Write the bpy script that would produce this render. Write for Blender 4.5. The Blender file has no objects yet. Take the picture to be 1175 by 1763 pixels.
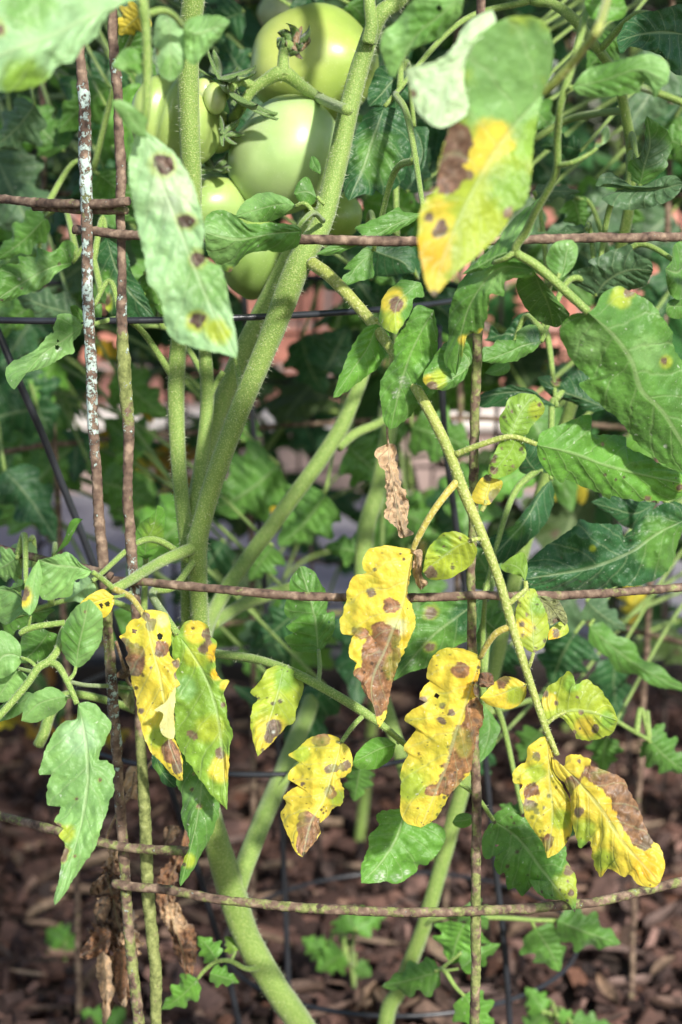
import bpy, math, random
import numpy as np
from mathutils import Vector, Matrix

# ------------------------------------------------------------------ camera, sky, sun, exposure
SC = bpy.context.scene
COL = SC.collection
CAM_H, PITCH, FPX, CX, CY = 0.62, math.radians(11), 3200.0, 587.5, 881.5
cam = bpy.data.cameras.new('camera')
cam.sensor_fit = 'VERTICAL'; cam.sensor_height = 36.0; cam.lens = 36.0 * FPX / 1763.0
cam.clip_start = 0.02; cam.clip_end = 500
cam.dof.use_dof = True; cam.dof.focus_distance = 0.81; cam.dof.aperture_fstop = 9.5
camo = bpy.data.objects.new('camera', cam); COL.objects.link(camo)
camo.location = (0, 0, CAM_H); camo.rotation_euler = (math.pi / 2 - PITCH, 0, 0)
SC.camera = camo

SUN_AZ, SUN_EL = math.radians(24), math.radians(33)      # to the right of / above the viewing direction, behind the camera
sdir = Vector((math.sin(SUN_AZ) * math.cos(SUN_EL), -math.cos(SUN_AZ) * math.cos(SUN_EL), math.sin(SUN_EL)))
w = bpy.data.worlds.new('World'); SC.world = w; w.use_nodes = True
nt = w.node_tree; nt.nodes.clear()
sky = nt.nodes.new('ShaderNodeTexSky'); sky.sky_type = 'NISHITA'; sky.sun_disc = False
sky.sun_elevation = SUN_EL; sky.sun_rotation = math.atan2(sdir.x, sdir.y)
bgn = nt.nodes.new('ShaderNodeBackground'); bgn.inputs['Strength'].default_value = 0.11
wo = nt.nodes.new('ShaderNodeOutputWorld')
nt.links.new(sky.outputs[0], bgn.inputs[0]); nt.links.new(bgn.outputs[0], wo.inputs[0])
sl = bpy.data.lights.new('sun', 'SUN'); sl.energy = 3.7; sl.angle = math.radians(3.0); sl.color = (1.0, 0.96, 0.9)
so = bpy.data.objects.new('sun', sl); COL.objects.link(so)
so.rotation_euler = (-sdir).to_track_quat('-Z', 'Y').to_euler()
so.location = (1, -1, 2)
SC.view_settings.view_transform = 'Standard'; SC.view_settings.look = 'None'
SC.view_settings.exposure = 0.78; SC.view_settings.gamma = 1.0
SC.cycles.max_bounces = 8; SC.cycles.transmission_bounces = 4

rng = np.random.default_rng(7)
random.seed(7)

# ------------------------------------------------------------------ pixel -> point (a photo pixel gives a direction, Y the distance)
cp, sp_ = math.cos(PITCH), math.sin(PITCH)
def P(px, py, Y):
    px = np.asarray(px, float); py = np.asarray(py, float); Y = np.asarray(Y, float)
    u = (px - CX) / FPX; v = -(py - CY) / FPX
    d = Y / (cp + v * sp_)
    return np.stack([u * d, Y + 0 * u, CAM_H + d * (-sp_ + v * cp)], -1)
def mpp(Y): return Y / FPX                                # metres per photo pixel at distance Y
CYL = (0.0256, 1.06, 0.27)                                # the rusty cage: a cylinder
def ycyl(px):
    x, yc, R = CYL; u = (px - CX) / FPX
    a = u * u + 1; b = -2 * (u * x + yc); c = x * x + yc * yc - R * R
    disc = b * b - 4 * a * c
    return (-b - math.sqrt(max(disc, 0))) / (2 * a)
K = 400 / 1175.0
TILE = {'F': (0, 0, 1), 'E': (200, 1020, 220 / 1021.0)}
for c_, x_ in zip('ABC', (0, 390, 775)):
    for r_, y_ in enumerate((0, 350, 700, 1050, 1400)):
        TILE[c_ + str(r_)] = (x_, y_, K)
def pts(tile, s):
    if not isinstance(s, str): return np.asarray(s, float)
    ox, oy, k = TILE[tile]
    a = np.array([[float(q) for q in p.split(',')] for p in s.split()])
    return np.stack([ox + a[:, 0] * k, oy + a[:, 1] * k], -1)

# ------------------------------------------------------------------ numeric helpers
def hash2(ix, iy, seed):
    h = (ix.astype(np.int64) * 374761393 + iy.astype(np.int64) * 668265263 + seed * 974711) & 0x7fffffff
    h = ((h ^ (h >> 13)) * 1274126177) & 0x7fffffff
    return ((h ^ (h >> 16)) & 0xffff) / 65535.0
def vnoise(x, y, seed=0):
    x = np.asarray(x, float); y = np.asarray(y, float)
    ix = np.floor(x); iy = np.floor(y); fx = x - ix; fy = y - iy
    fx = fx * fx * (3 - 2 * fx); fy = fy * fy * (3 - 2 * fy)
    a = hash2(ix, iy, seed); b = hash2(ix + 1, iy, seed); c = hash2(ix, iy + 1, seed); d = hash2(ix + 1, iy + 1, seed)
    return (a * (1 - fx) + b * fx) * (1 - fy) + (c * (1 - fx) + d * fx) * fy
def fbm(x, y, seed=0, o=3):
    t = 0; amp = .5; n = 0
    for k in range(o):
        t = t + amp * vnoise(x * 2 ** k, y * 2 ** k, seed + k * 17); n += amp; amp *= .5
    return t / n
def smooth(x, a, b):
    t = np.clip((x - a) / (b - a), 0, 1); return t * t * (3 - 2 * t)
def spline(p, n, cr=True):
    """Catmull-Rom through p (rows), resampled to n points of even arc length."""
    p = np.asarray(p, float)
    if len(p) > 2 and cr:
        q = np.vstack([2 * p[0] - p[1], p, 2 * p[-1] - p[-2]])
        out = []
        m = 10
        t = np.linspace(0, 1, m, endpoint=False)[:, None]
        for i in range(1, len(q) - 2):
            a, b, c, d = q[i - 1], q[i], q[i + 1], q[i + 2]
            out.append(.5 * ((2 * b) + (c - a) * t + (2 * a - 5 * b + 4 * c - d) * t ** 2 + (-a + 3 * b - 3 * c + d) * t ** 3))
        p = np.vstack(out + [p[-1:]])
    s = np.concatenate([[0], np.cumsum(np.linalg.norm(np.diff(p[:, :3], axis=0), axis=1))])
    g = np.linspace(0, s[-1], n)
    return np.stack([np.interp(g, s, p[:, k]) for k in range(p.shape[1])], -1)

# ------------------------------------------------------------------ objects
def tag(o, label=None, cat=None, group=None, kind=None):
    if label: o['label'] = label
    if cat: o['category'] = cat
    if group: o['group'] = group
    if kind: o['kind'] = kind
    return o
def empty(name, loc=(0, 0, 0)):
    o = bpy.data.objects.new(name, None); o.empty_display_size = .02
    COL.objects.link(o); o.location = loc; return o
WORLD = {}                                                # object -> world origin (no rotations are used on parents)
def link_mesh(name, me, parent=None, origin=(0, 0, 0)):
    o = bpy.data.objects.new(name, me); COL.objects.link(o)
    origin = Vector(origin); WORLD[o.name] = origin
    if parent is not None:
        o.parent = parent
        po = WORLD.get(parent.name, Vector(parent.location))
        o.location = origin - po
    else:
        o.location = origin
    return o
def mesh(name, V, F, mat, parent=None, origin=None, col=None, uv=None, smooth_=True, kind=None, extra=None):
    V = np.asarray(V, float)
    if origin is None: origin = V.mean(0)
    me = bpy.data.meshes.new(name)
    me.from_pydata((V - np.asarray(origin)).tolist(), [], F if isinstance(F, list) else F.tolist())
    if col is not None:
        a = me.color_attributes.new('tint', 'FLOAT_COLOR', 'POINT')
        c4 = np.ones((len(V), 4), np.float32); c4[:, :3] = col
        a.data.foreach_set('color', c4.ravel())
    if extra is not None:
        for nm, val in extra.items():
            a = me.attributes.new(nm, 'FLOAT', 'POINT'); a.data.foreach_set('value', np.asarray(val, np.float32).ravel())
    if uv is not None:
        l = me.uv_layers.new(name='UVMap')
        idx = np.empty(len(me.loops), np.int32); me.loops.foreach_get('vertex_index', idx)
        l.data.foreach_set('uv', np.asarray(uv, np.float32)[idx].ravel())
    if smooth_: me.polygons.foreach_set('use_smooth', np.ones(len(me.polygons), bool))
    me.materials.append(mat)
    o = link_mesh(name, me, parent, origin)
    if kind: o['kind'] = kind
    return o

# ------------------------------------------------------------------ materials
def nodes(name):
    m = bpy.data.materials.new(name); m.use_nodes = True
    t = m.node_tree; t.nodes.clear()
    out = t.nodes.new('ShaderNodeOutputMaterial')
    def N(kind, **kw):
        n = t.nodes.new('ShaderNode' + kind)
        for k, v in kw.items():
            if k.startswith('i_'):
                key = k[2:]; n.inputs[int(key) if key.isdigit() else key.replace('_', ' ')].default_value = v
            else: setattr(n, k, v)
        return n
    return m, t, N, (lambda a, b: t.links.new(a, b)), out
def math_(N, L, op, a, b=None, clamp=False):
    n = N('Math', operation=op, use_clamp=clamp)
    for i, x in enumerate((a, b)):
        if x is None: continue
        if isinstance(x, (int, float)): n.inputs[i].default_value = x
        else: L(x, n.inputs[i])
    return n.outputs[0]
def ramp(N, L, fac, stops):
    r = N('ValToRGB'); e = r.color_ramp.elements
    while len(e) < len(stops): e.new(.5)
    for x, (p, c) in zip(e, stops): x.position = p; x.color = (*c, 1) if len(c) == 3 else c
    L(fac, r.inputs[0]); return r.outputs[0]
def mixc(N, L, fac, a, b, blend='MIX'):
    n = N('Mix', data_type='RGBA', blend_type=blend)
    for sock, x in ((n.inputs[0], fac), (n.inputs[6], a), (n.inputs[7], b)):
        if isinstance(x, (int, float)): sock.default_value = x
        elif isinstance(x, tuple): sock.default_value = (*x, 1)
        else: L(x, sock)
    return n.outputs[2]

def leaf_material(name, rough=.46, trans=.28, speck=.5, veinc=.5, bump=.3, attr=True, tintr=0.0):
    m, t, N, L, out = nodes(name)
    geo = N('TexCoord')
    at = N('Attribute', attribute_name='tint'); base = at.outputs['Color']
    if tintr:
        oi = N('ObjectInfo'); hs = N('HueSaturation')
        L(math_(N, L, 'ADD', .5 - tintr * .06, math_(N, L, 'MULTIPLY', oi.outputs['Random'], tintr * .12)), hs.inputs['Hue'])
        L(math_(N, L, 'ADD', 1 - tintr * .5, math_(N, L, 'MULTIPLY', oi.outputs['Random'], tintr)), hs.inputs['Value'])
        L(base, hs.inputs['Color']); base = hs.outputs[0]
    # veins from the leaf's own u (along the midrib) and v (across)
    uv = N('UVMap', uv_map='UVMap'); sep = N('SeparateXYZ'); L(uv.outputs[0], sep.inputs[0])
    u, v = sep.outputs[0], sep.outputs[1]
    s = math_(N, L, 'MULTIPLY', math_(N, L, 'ABSOLUTE', math_(N, L, 'SUBTRACT', v, .5)), 2)
    side = math_(N, L, 'MULTIPLY', math_(N, L, 'GREATER_THAN', v, .5), .37)
    wob = N('TexNoise', i_Scale=90.0, i_Detail=2.0); L(geo.outputs['Object'], wob.inputs['Vector'])
    ph = math_(N, L, 'ADD', math_(N, L, 'SUBTRACT', math_(N, L, 'MULTIPLY', u, 7.5), math_(N, L, 'MULTIPLY', s, 1.7)), side)
    ph = math_(N, L, 'ADD', ph, math_(N, L, 'MULTIPLY', wob.outputs[0], .45))
    fr = math_(N, L, 'ABSOLUTE', math_(N, L, 'SUBTRACT', math_(N, L, 'FRACT', ph), .5))
    sec = N('MapRange', interpolation_type='SMOOTHSTEP', i_1=.09, i_2=.0); L(fr, sec.inputs[0])
    mid = N('MapRange', interpolation_type='SMOOTHSTEP', i_1=.075, i_2=.02); L(s, mid.inputs[0])
    vein = math_(N, L, 'MAXIMUM', math_(N, L, 'MULTIPLY', sec.outputs[0], .55), mid.outputs[0])
    # fine reticulation, speckle of hairs and dust
    vo = N('TexVoronoi', feature='DISTANCE_TO_EDGE', i_Scale=420.0); L(geo.outputs['Object'], vo.inputs['Vector'])
    cell = N('MapRange', i_1=0.0, i_2=.25); L(vo.outputs['Distance'], cell.inputs[0])
    n1 = N('TexNoise', i_Scale=160.0, i_Detail=4.0); L(geo.outputs['Object'], n1.inputs['Vector'])
    n2 = N('TexNoise', i_Scale=1500.0, i_Detail=2.0); L(geo.outputs['Object'], n2.inputs['Vector'])
    n3 = N('TexNoise', i_Scale=35.0, i_Detail=3.0); L(geo.outputs['Object'], n3.inputs['Vector'])
    c = mixc(N, L, 1.0, base, ramp(N, L, n1.outputs[0], [(.25, (.78, .80, .76)), (.5, (1, 1, 1)), (.8, (1.22, 1.2, 1.12))]), 'MULTIPLY')
    c = mixc(N, L, 1.0, c, ramp(N, L, n3.outputs[0], [(.3, (.82, .84, .82)), (.7, (1.15, 1.14, 1.08))]), 'MULTIPLY')
    c = mixc(N, L, math_(N, L, 'MULTIPLY', vein, veinc), c, mixc(N, L, .65, c, (.42, .52, .26)))
    spk = N('MapRange', i_1=.60, i_2=.74); L(n2.outputs[0], spk.inputs[0])
    c = mixc(N, L, math_(N, L, 'MULTIPLY', spk.outputs[0], speck * .4), c, (.55, .62, .42))
    n4 = N('TexNoise', i_Scale=520.0, i_Detail=1.0); L(geo.outputs['Object'], n4.inputs['Vector'])
    dst = N('MapRange', i_1=.74, i_2=.77); L(n4.outputs[0], dst.inputs[0])
    c = mixc(N, L, math_(N, L, 'MULTIPLY', dst.outputs[0], speck * .8), c, (.72, .75, .62))
    h = math_(N, L, 'ADD', math_(N, L, 'MULTIPLY', cell.outputs[0], .22), math_(N, L, 'MULTIPLY', n1.outputs[0], .8))
    h = math_(N, L, 'SUBTRACT', h, math_(N, L, 'MULTIPLY', vein, .9))
    bp = N('Bump', i_Strength=bump, i_Distance=.0014); L(h, bp.inputs['Height'])
    pb = N('BsdfPrincipled', i_Roughness=rough); L(c, pb.inputs['Base Color']); L(bp.outputs[0], pb.inputs['Normal'])
    pb.inputs['Specular IOR Level'].default_value = .38
    pb.inputs['Sheen Weight'].default_value = .12
    tr = N('BsdfTranslucent'); L(mixc(N, L, 1.0, c, (1.25, 1.3, .55), 'MULTIPLY'), tr.inputs[0])
    mx = N('MixShader', i_0=trans); L(pb.outputs[0], mx.inputs[1]); L(tr.outputs[0], mx.inputs[2])
    L(mx.outputs[0], out.inputs[0])
    return m
M_LEAF = leaf_material('tomato_leaf')
M_DRY = leaf_material('dry_leaf', rough=.75, trans=.12, speck=.15, veinc=.25, bump=.8)
M_BGLEAF = leaf_material('shaded_leaf', rough=.45, trans=.3, speck=.3, bump=.3, tintr=.7)

def stem_material(name, c0, c1, speck, spk_scale=900.0):
    m, t, N, L, out = nodes(name)
    g = N('TexCoord')
    a = N('TexNoise', i_Scale=45.0, i_Detail=4.0); L(g.outputs['Object'], a.inputs['Vector'])
    b = N('TexNoise', i_Scale=spk_scale, i_Detail=2.0); L(g.outputs['Object'], b.inputs['Vector'])
    mp = N('Mapping'); mp.inputs['Scale'].default_value = (260, 260, 18); L(g.outputs['Object'], mp.inputs[0])
    s = N('TexNoise', i_Scale=1.0, i_Detail=3.0); L(mp.outputs[0], s.inputs['Vector'])
    c = ramp(N, L, a.outputs[0], [(.3, c0), (.7, c1)])
    c = mixc(N, L, 1.0, c, ramp(N, L, s.outputs[0], [(.3, (.9, .92, .88)), (.7, (1.08, 1.06, 1.06))]), 'MULTIPLY')
    k = N('MapRange', i_1=.52, i_2=.64); L(b.outputs[0], k.inputs[0])
    c = mixc(N, L, math_(N, L, 'MULTIPLY', k.outputs[0], .7), c, speck)
    bp = N('Bump', i_Strength=.8, i_Distance=.0007); L(b.outputs[0], bp.inputs['Height'])
    pb = N('BsdfPrincipled', i_Roughness=.55); L(c, pb.inputs['Base Color']); L(bp.outputs[0], pb.inputs['Normal'])
    pb.inputs['Subsurface Weight'].default_value = .12; pb.inputs['Subsurface Radius'].default_value = (.004, .006, .001)
    pb.inputs['Subsurface Scale'].default_value = .5
    pb.inputs['Sheen Weight'].default_value = .25; pb.inputs['Sheen Roughness'].default_value = .4
    L(pb.outputs[0], out.inputs[0]); return m
M_STEM = stem_material('stem_green', (.155, .265, .042), (.215, .33, .062), (.45, .52, .18), 1700.0)
M_STEMY = stem_material('stalk_yellow', (.42, .36, .05), (.50, .42, .09), (.66, .60, .25))
M_STEMYG = stem_material('stalk_yellow_green', (.25, .32, .06), (.34, .37, .08), (.55, .55, .22))
M_STEMD = stem_material('stem_brown', (.20, .12, .06), (.30, .2, .11), (.4, .3, .2))

def plain(name, c, rough=.6, noise=30.0, var=.25, metal=0.0, bump=.2, bscale=400.0):
    m, t, N, L, out = nodes(name)
    g = N('TexCoord')
    a = N('TexNoise', i_Scale=noise, i_Detail=5.0); L(g.outputs['Object'], a.inputs['Vector'])
    b = N('TexNoise', i_Scale=bscale, i_Detail=3.0); L(g.outputs['Object'], b.inputs['Vector'])
    cc = mixc(N, L, 1.0, c, ramp(N, L, a.outputs[0], [(.25, (1 - var,) * 3), (.75, (1 + var,) * 3)]), 'MULTIPLY')
    bp = N('Bump', i_Strength=bump, i_Distance=.001); L(b.outputs[0], bp.inputs['Height'])
    pb = N('BsdfPrincipled', i_Roughness=rough, i_Metallic=metal); L(cc, pb.inputs['Base Color']); L(bp.outputs[0], pb.inputs['Normal'])
    L(pb.outputs[0], out.inputs[0]); return m
M_BLACKWIRE = plain('black_coated_wire', (.025, .027, .032), .32, 60, .3)
M_DARKWIRE = plain('old_dark_wire', (.035, .025, .02), .7, 80, .4)

def wire_material(name):
    """rust under pale lichen and green algae; the point attributes say how much of each grows there"""
    m, t, N, L, out = nodes(name)
    g = N('TexCoord')
    li = N('Attribute', attribute_name='lichen'); al = N('Attribute', attribute_name='algae')
    a = N('TexNoise', i_Scale=240.0, i_Detail=5.0); L(g.outputs['Object'], a.inputs['Vector'])
    b = N('TexNoise', i_Scale=330.0, i_Detail=6.0, i_Roughness=.7); L(g.outputs['Object'], b.inputs['Vector'])
    c3 = N('TexNoise', i_Scale=190.0, i_Detail=5.0, i_Roughness=.65, noise_dimensions='4D'); c3.inputs['W'].default_value = 3.3; L(g.outputs['Object'], c3.inputs['Vector'])
    rust = ramp(N, L, a.outputs[0], [(.32, (.05, .031, .021)), (.47, (.15, .095, .065)), (.55, (.19, .13, .088)), (.68, (.34, .24, .165))])
    am = N('MapRange', i_1=.0, i_2=.10); L(math_(N, L, 'SUBTRACT', c3.outputs[0], math_(N, L, 'SUBTRACT', .72, math_(N, L, 'MULTIPLY', al.outputs['Fac'], .48))), am.inputs[0])
    algc = ramp(N, L, b.outputs[0], [(.35, (.10, .12, .03)), (.6, (.28, .31, .10)), (.75, (.42, .45, .22))])
    c = mixc(N, L, am.outputs[0], rust, algc)
    lm = N('MapRange', i_1=.0, i_2=.035); L(math_(N, L, 'SUBTRACT', b.outputs[0], math_(N, L, 'SUBTRACT', .72, math_(N, L, 'MULTIPLY', li.outputs['Fac'], .34))), lm.inputs[0])
    lic = ramp(N, L, a.outputs[0], [(.3, (.34, .44, .38)), (.7, (.60, .71, .64))])
    c = mixc(N, L, lm.outputs[0], c, lic)
    h = math_(N, L, 'ADD', math_(N, L, 'MULTIPLY', lm.outputs[0], .9), b.outputs[0])
    bp = N('Bump', i_Strength=.8, i_Distance=.0009); L(h, bp.inputs['Height'])
    pb = N('BsdfPrincipled', i_Roughness=.85); L(c, pb.inputs['Base Color']); L(bp.outputs[0], pb.inputs['Normal'])
    L(pb.outputs[0], out.inputs[0]); return m
M_RUST = wire_material('lichened_rusty_wire')

def fruit_material():
    m, t, N, L, out = nodes('green_tomato')
    g = N('TexCoord'); at = N('Attribute', attribute_name='tint')
    a = N('TexNoise', i_Scale=55.0, i_Detail=3.0); L(g.outputs['Object'], a.inputs['Vector'])
    b = N('TexNoise', i_Scale=1300.0, i_Detail=1.0); L(g.outputs['Object'], b.inputs['Vector'])
    c = mixc(N, L, 1.0, at.outputs['Color'], ramp(N, L, a.outputs[0], [(.3, (.86, .9, .82)), (.7, (1.14, 1.1, 1.15))]), 'MULTIPLY')
    k = N('MapRange', i_1=.66, i_2=.74); L(b.outputs[0], k.inputs[0])
    c = mixc(N, L, math_(N, L, 'MULTIPLY', k.outputs[0], .3), c, (.6, .66, .35))
    pb = N('BsdfPrincipled', i_Roughness=.36); L(c, pb.inputs['Base Color'])
    pb.inputs['Subsurface Weight'].default_value = .3; pb.inputs['Subsurface Radius'].default_value = (.01, .012, .003); pb.inputs['Subsurface Scale'].default_value = .6
    pb.inputs['Coat Weight'].default_value = .25; pb.inputs['Coat Roughness'].default_value = .22
    L(pb.outputs[0], out.inputs[0]); return m
M_FRUIT = fruit_material()

def tint_material(name, rough=.85, bump=.5, sc=300.0):
    m, t, N, L, out = nodes(name)
    g = N('TexCoord'); at = N('Attribute', attribute_name='tint')
    a = N('TexNoise', i_Scale=sc, i_Detail=5.0); L(g.outputs['Object'], a.inputs['Vector'])
    c = mixc(N, L, 1.0, at.outputs['Color'], ramp(N, L, a.outputs[0], [(.25, (.6, .6, .6)), (.75, (1.35, 1.35, 1.35))]), 'MULTIPLY')
    bp = N('Bump', i_Strength=bump, i_Distance=.003); L(a.outputs[0], bp.inputs['Height'])
    pb = N('BsdfPrincipled', i_Roughness=rough); L(c, pb.inputs['Base Color']); L(bp.outputs[0], pb.inputs['Normal'])
    L(pb.outputs[0], out.inputs[0]); return m
M_CHIP = tint_material('bark_chip', .8, .5, 160.0)
M_SOIL = plain('soil', (.045, .028, .02), .95, 25, .4, 0, .8, 120)
M_SLAB = plain('concrete_slab', (.27, .265, .28), .9, 9, .16, 0, .4, 150)
M_EDGESHADE = plain('painted_edge_shade', (.035, .026, .022), .85, 30, .4, 0, .5, 120)  # near-black colour stands for the shade on the slab's front edge
M_RENDER = plain('rendered_base', (.30, .22, .19), .95, 12, .2, 0, .4, 100)
M_LEDGE = plain('stone_ledge', (.62, .56, .50), .85, 14, .15, 0, .3, 120)
M_MORTAR = plain('mortar', (.40, .34, .31), .95, 40, .2, 0, .5, 200)
M_BRICK = tint_material('brick', .9, .4, 60.0)

# ------------------------------------------------------------------ tubes
def tube(pl, rad, seg=12, noise=0.0, nscale=300.0, seed=0, cap=True, step=None, ridge=0.0):
    """pl (n,3) path already fine, rad (n,) -> V, F, t"""
    pl = np.asarray(pl, float); n = len(pl)
    T = np.gradient(pl, axis=0); T /= np.linalg.norm(T, axis=1)[:, None] + 1e-12
    ref = np.array([0, 1, 0.]) if abs(T[0, 1]) < .8 else np.array([1., 0, 0])
    u = ref - T[0] * ref.dot(T[0]); u /= np.linalg.norm(u)
    ang = np.linspace(0, 2 * math.pi, seg, endpoint=False)
    V = np.zeros((n, seg, 3))
    s = np.concatenate([[0], np.cumsum(np.linalg.norm(np.diff(pl, axis=0), axis=1))])
    for i in range(n):
        u = u - T[i] * u.dot(T[i]); u /= np.linalg.norm(u); v = np.cross(T[i], u)
        r = rad[i] * np.ones(seg)
        if noise: r = r * (1 + noise * (2 * fbm(ang * 1.3 + seed, np.full(seg, s[i] * nscale), seed) - 1))
        if ridge: r = r * (1 + ridge * np.cos(4 * ang + s[i] * 8))
        V[i] = pl[i] + r[:, None] * (np.cos(ang)[:, None] * u + np.sin(ang)[:, None] * v)
    F = []
    for i in range(n - 1):
        for j in range(seg):
            k = (j + 1) % seg
            F.append((i * seg + j, i * seg + k, (i + 1) * seg + k, (i + 1) * seg + j))
    V = V.reshape(-1, 3)
    if cap:
        F.append(tuple(range(seg - 1, -1, -1))); F.append(tuple((n - 1) * seg + j for j in range(seg)))
    return V, F, np.repeat(s / s[-1], seg)
def join(parts):
    Vs, Fs, n = [], [], 0
    for V, F in parts:
        Vs.append(V); Fs += [tuple(i + n for i in f) for f in F]; n += len(V)
    return np.vstack(Vs), Fs
def px_tube(rows, seg=12, fine=5.0, **kw):
    """rows of (px, py, Y, width px)"""
    rows = np.array(rows, float)
    length = np.linalg.norm(np.diff(rows[:, :2], axis=0), axis=1).sum()
    q = spline(np.hstack([rows[:, :2], rows[:, 2:3] * 1.0, rows[:, 3:4]]), max(6, int(length / fine)))
    return tube(P(q[:, 0], q[:, 1], q[:, 2]), q[:, 3] / 2 * mpp(q[:, 2]), seg, **kw), q
def hairs(q, n, parent, mat, seed=0, ln=9):
    """short hairs standing off a stem"""
    r = np.random.default_rng(seed); V = []; F = []
    c = P(q[:, 0], q[:, 1], q[:, 2])
    T = np.gradient(c, axis=0); T /= np.linalg.norm(T, axis=1)[:, None]
    for k in range(n):
        i = r.integers(1, len(q) - 1); a = r.random() * 2 * math.pi
        u = np.cross(T[i], [0, 1, 0]); u /= np.linalg.norm(u); v = np.cross(T[i], u)
        nrm = math.cos(a) * u + math.sin(a) * v
        R = q[i, 3] / 2 * mpp(q[i, 2]); l = mpp(q[i, 2]) * ln * (.35 + .8 * r.random())
        b = c[i] + nrm * R * .95; d = nrm + T[i] * r.normal() * .35 + np.array([0, 0, -.15]); d /= np.linalg.norm(d)
        wv = np.cross(d, [r.normal(), r.normal(), r.normal()]); wv = wv / np.linalg.norm(wv) * .00007
        m = len(V); V += [b - wv, b + wv, b + d * l]; F.append((m, m + 1, m + 2))
    o = mesh('hairs', V, F, mat, parent, kind='stuff'); return o
M_HAIR = plain('stem_hair', (.62, .66, .45), .5, 10, .1)

# ------------------------------------------------------------------ leaflets
C = dict(g=(.105, .25, .045), lg=(.21, .40, .12), bgn=(.13, .32, .045), dg=(.03, .11, .034), du=(.085, .165, .075), yg=(.36, .45, .045), gy=(.22, .38, .05),
         y=(.70, .55, .06), yo=(.76, .46, .03), pale=(.48, .63, .38), pg=(.33, .54, .26), py=(.62, .60, .27), tan=(.50, .34, .21), br=(.20, .10, .05), db=(.14, .085, .048), kh=(.26, .28, .12))
def leaf_colour(X, Y, t, s, o, seed):
    """tint of each point: the blade's own colour, yellowed patches, brown lesions with rings, specks"""
    c = np.empty(X.shape + (3,)); c[:] = C[o['c']]
    c *= (0.88 + .26 * fbm(X / 26, Y / 26, seed))[..., None]
    if o['c'] in ('tan', 'br', 'db'): c *= (.5 + 1.0 * fbm(X / 6, Y / 10, seed + 61))[..., None]
    for (key, x, y, r) in o.get('Z', []):
        d = np.hypot(X - x, Y - y) / r + .5 * (fbm(X / 18, Y / 18, seed + 5) - .5)
        f = 1 - smooth(d, .45, 1.0)
        c = c * (1 - f[..., None]) + np.array(C[key]) * f[..., None]
    rag = .55 * (fbm(X / 14, Y / 14, seed + 9) - .5) + .22 * (fbm(X / 4, Y / 4, seed + 19) - .5)
    B = o.get('B', [])
    if B:
        fld = np.zeros(X.shape); dm = np.full(X.shape, 9.0); rr = np.zeros(X.shape)
        for (x, y, r) in B:
            q1 = 9 + r * .5; d = np.hypot(X - x + r * .9 * (fbm(X / q1, Y / q1, seed + 41) - .5), Y - y + r * .9 * (fbm(X / q1, Y / q1, seed + 43) - .5)) / r
            fld = fld + np.exp(-1.6 * d ** 2); m = d < dm; dm = np.where(m, d, dm); rr = np.where(m, r, rr)
        de = np.sqrt(np.maximum(-np.log(np.clip(fld, 1e-6, 1.0)) / 1.6, 0)) + rag * np.minimum(1, .35 + 6 / np.maximum(rr, 6))   # neighbouring lesions run together
        f = 1 - smooth(de, .92, 1.03)
        n = fbm(X / 8, Y / 8, seed + 3); n2 = fbm(X / 2.6, Y / 2.6, seed + 13)
        ring = .5 + .5 * np.sin(dm * np.clip(rr, 6, 34) * .95 + 2.5 * n)
        bc = np.array(o.get('bc', (.28, .15, .075))) * 1.0
        lc = bc * (.30 + 1.25 * n + .5 * (n2 - .5))[..., None] * (.88 + .2 * ring[..., None])
        gcen = ((1 - smooth(dm, .1, .6)) * (.35 + .5 * (n > .5)))[..., None]
        lc = lc * (1 - gcen) + np.array((.17, .115, .085)) * (.7 + .7 * n[..., None]) * gcen
        rim = (smooth(de, .72, .9))[..., None] * .45
        lc = lc * (1 - rim) + bc * .5 * rim
        lc = np.where((rr < 11)[..., None], np.array((.20, .14, .09)) * (.6 + .8 * n[..., None]), lc)
        if o['c'] in ('g', 'lg', 'dg', 'bgn', 'pg', 'du'):
            hl = (1 - smooth(de, 1.0, 1.7))[..., None] * .5
            c = c * (1 - hl) + np.array((.42, .42, .06)) * hl
        c = c * (1 - f[..., None]) + lc * f[..., None]
    k = o.get('K', 0)
    if k:
        r = np.random.default_rng(seed + 77)
        ii = r.integers(0, X.shape[0], k); jj = r.integers(0, X.shape[1], k)
        for i, j in zip(ii, jj):
            rad = 1.5 + 3.2 * r.random() ** 4
            d = np.hypot(X - X[i, j], Y - Y[i, j]) / rad + rag * .5
            f = (1 - smooth(d, .7, 1.15))[..., None] * .92
            c = c * (1 - f) + np.array((.07, .045, .03)) * f
    for (x, y, r_) in o.get('W', []):
        d = np.hypot(X - x, Y - y) / r_ + rag
        f = ((1 - smooth(d, .3, 1.05)) * (.18 + .75 * (fbm(X / 3.2, Y / 3.2, seed + 51) > .58)))[..., None] * .75
        c = c * (1 - f) + np.array((.62, .66, .60)) * f
    if o['c'] in ('y', 'yo'):                       # a little green left along the veins
        g = smooth(fbm(X / 40, Y / 40, seed + 31), .55, .75)[..., None] * .35
        c = c * (1 - g) + np.array(C['yg']) * g
    return np.clip(c, 0, 1)
LEAF_N = [0]
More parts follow.
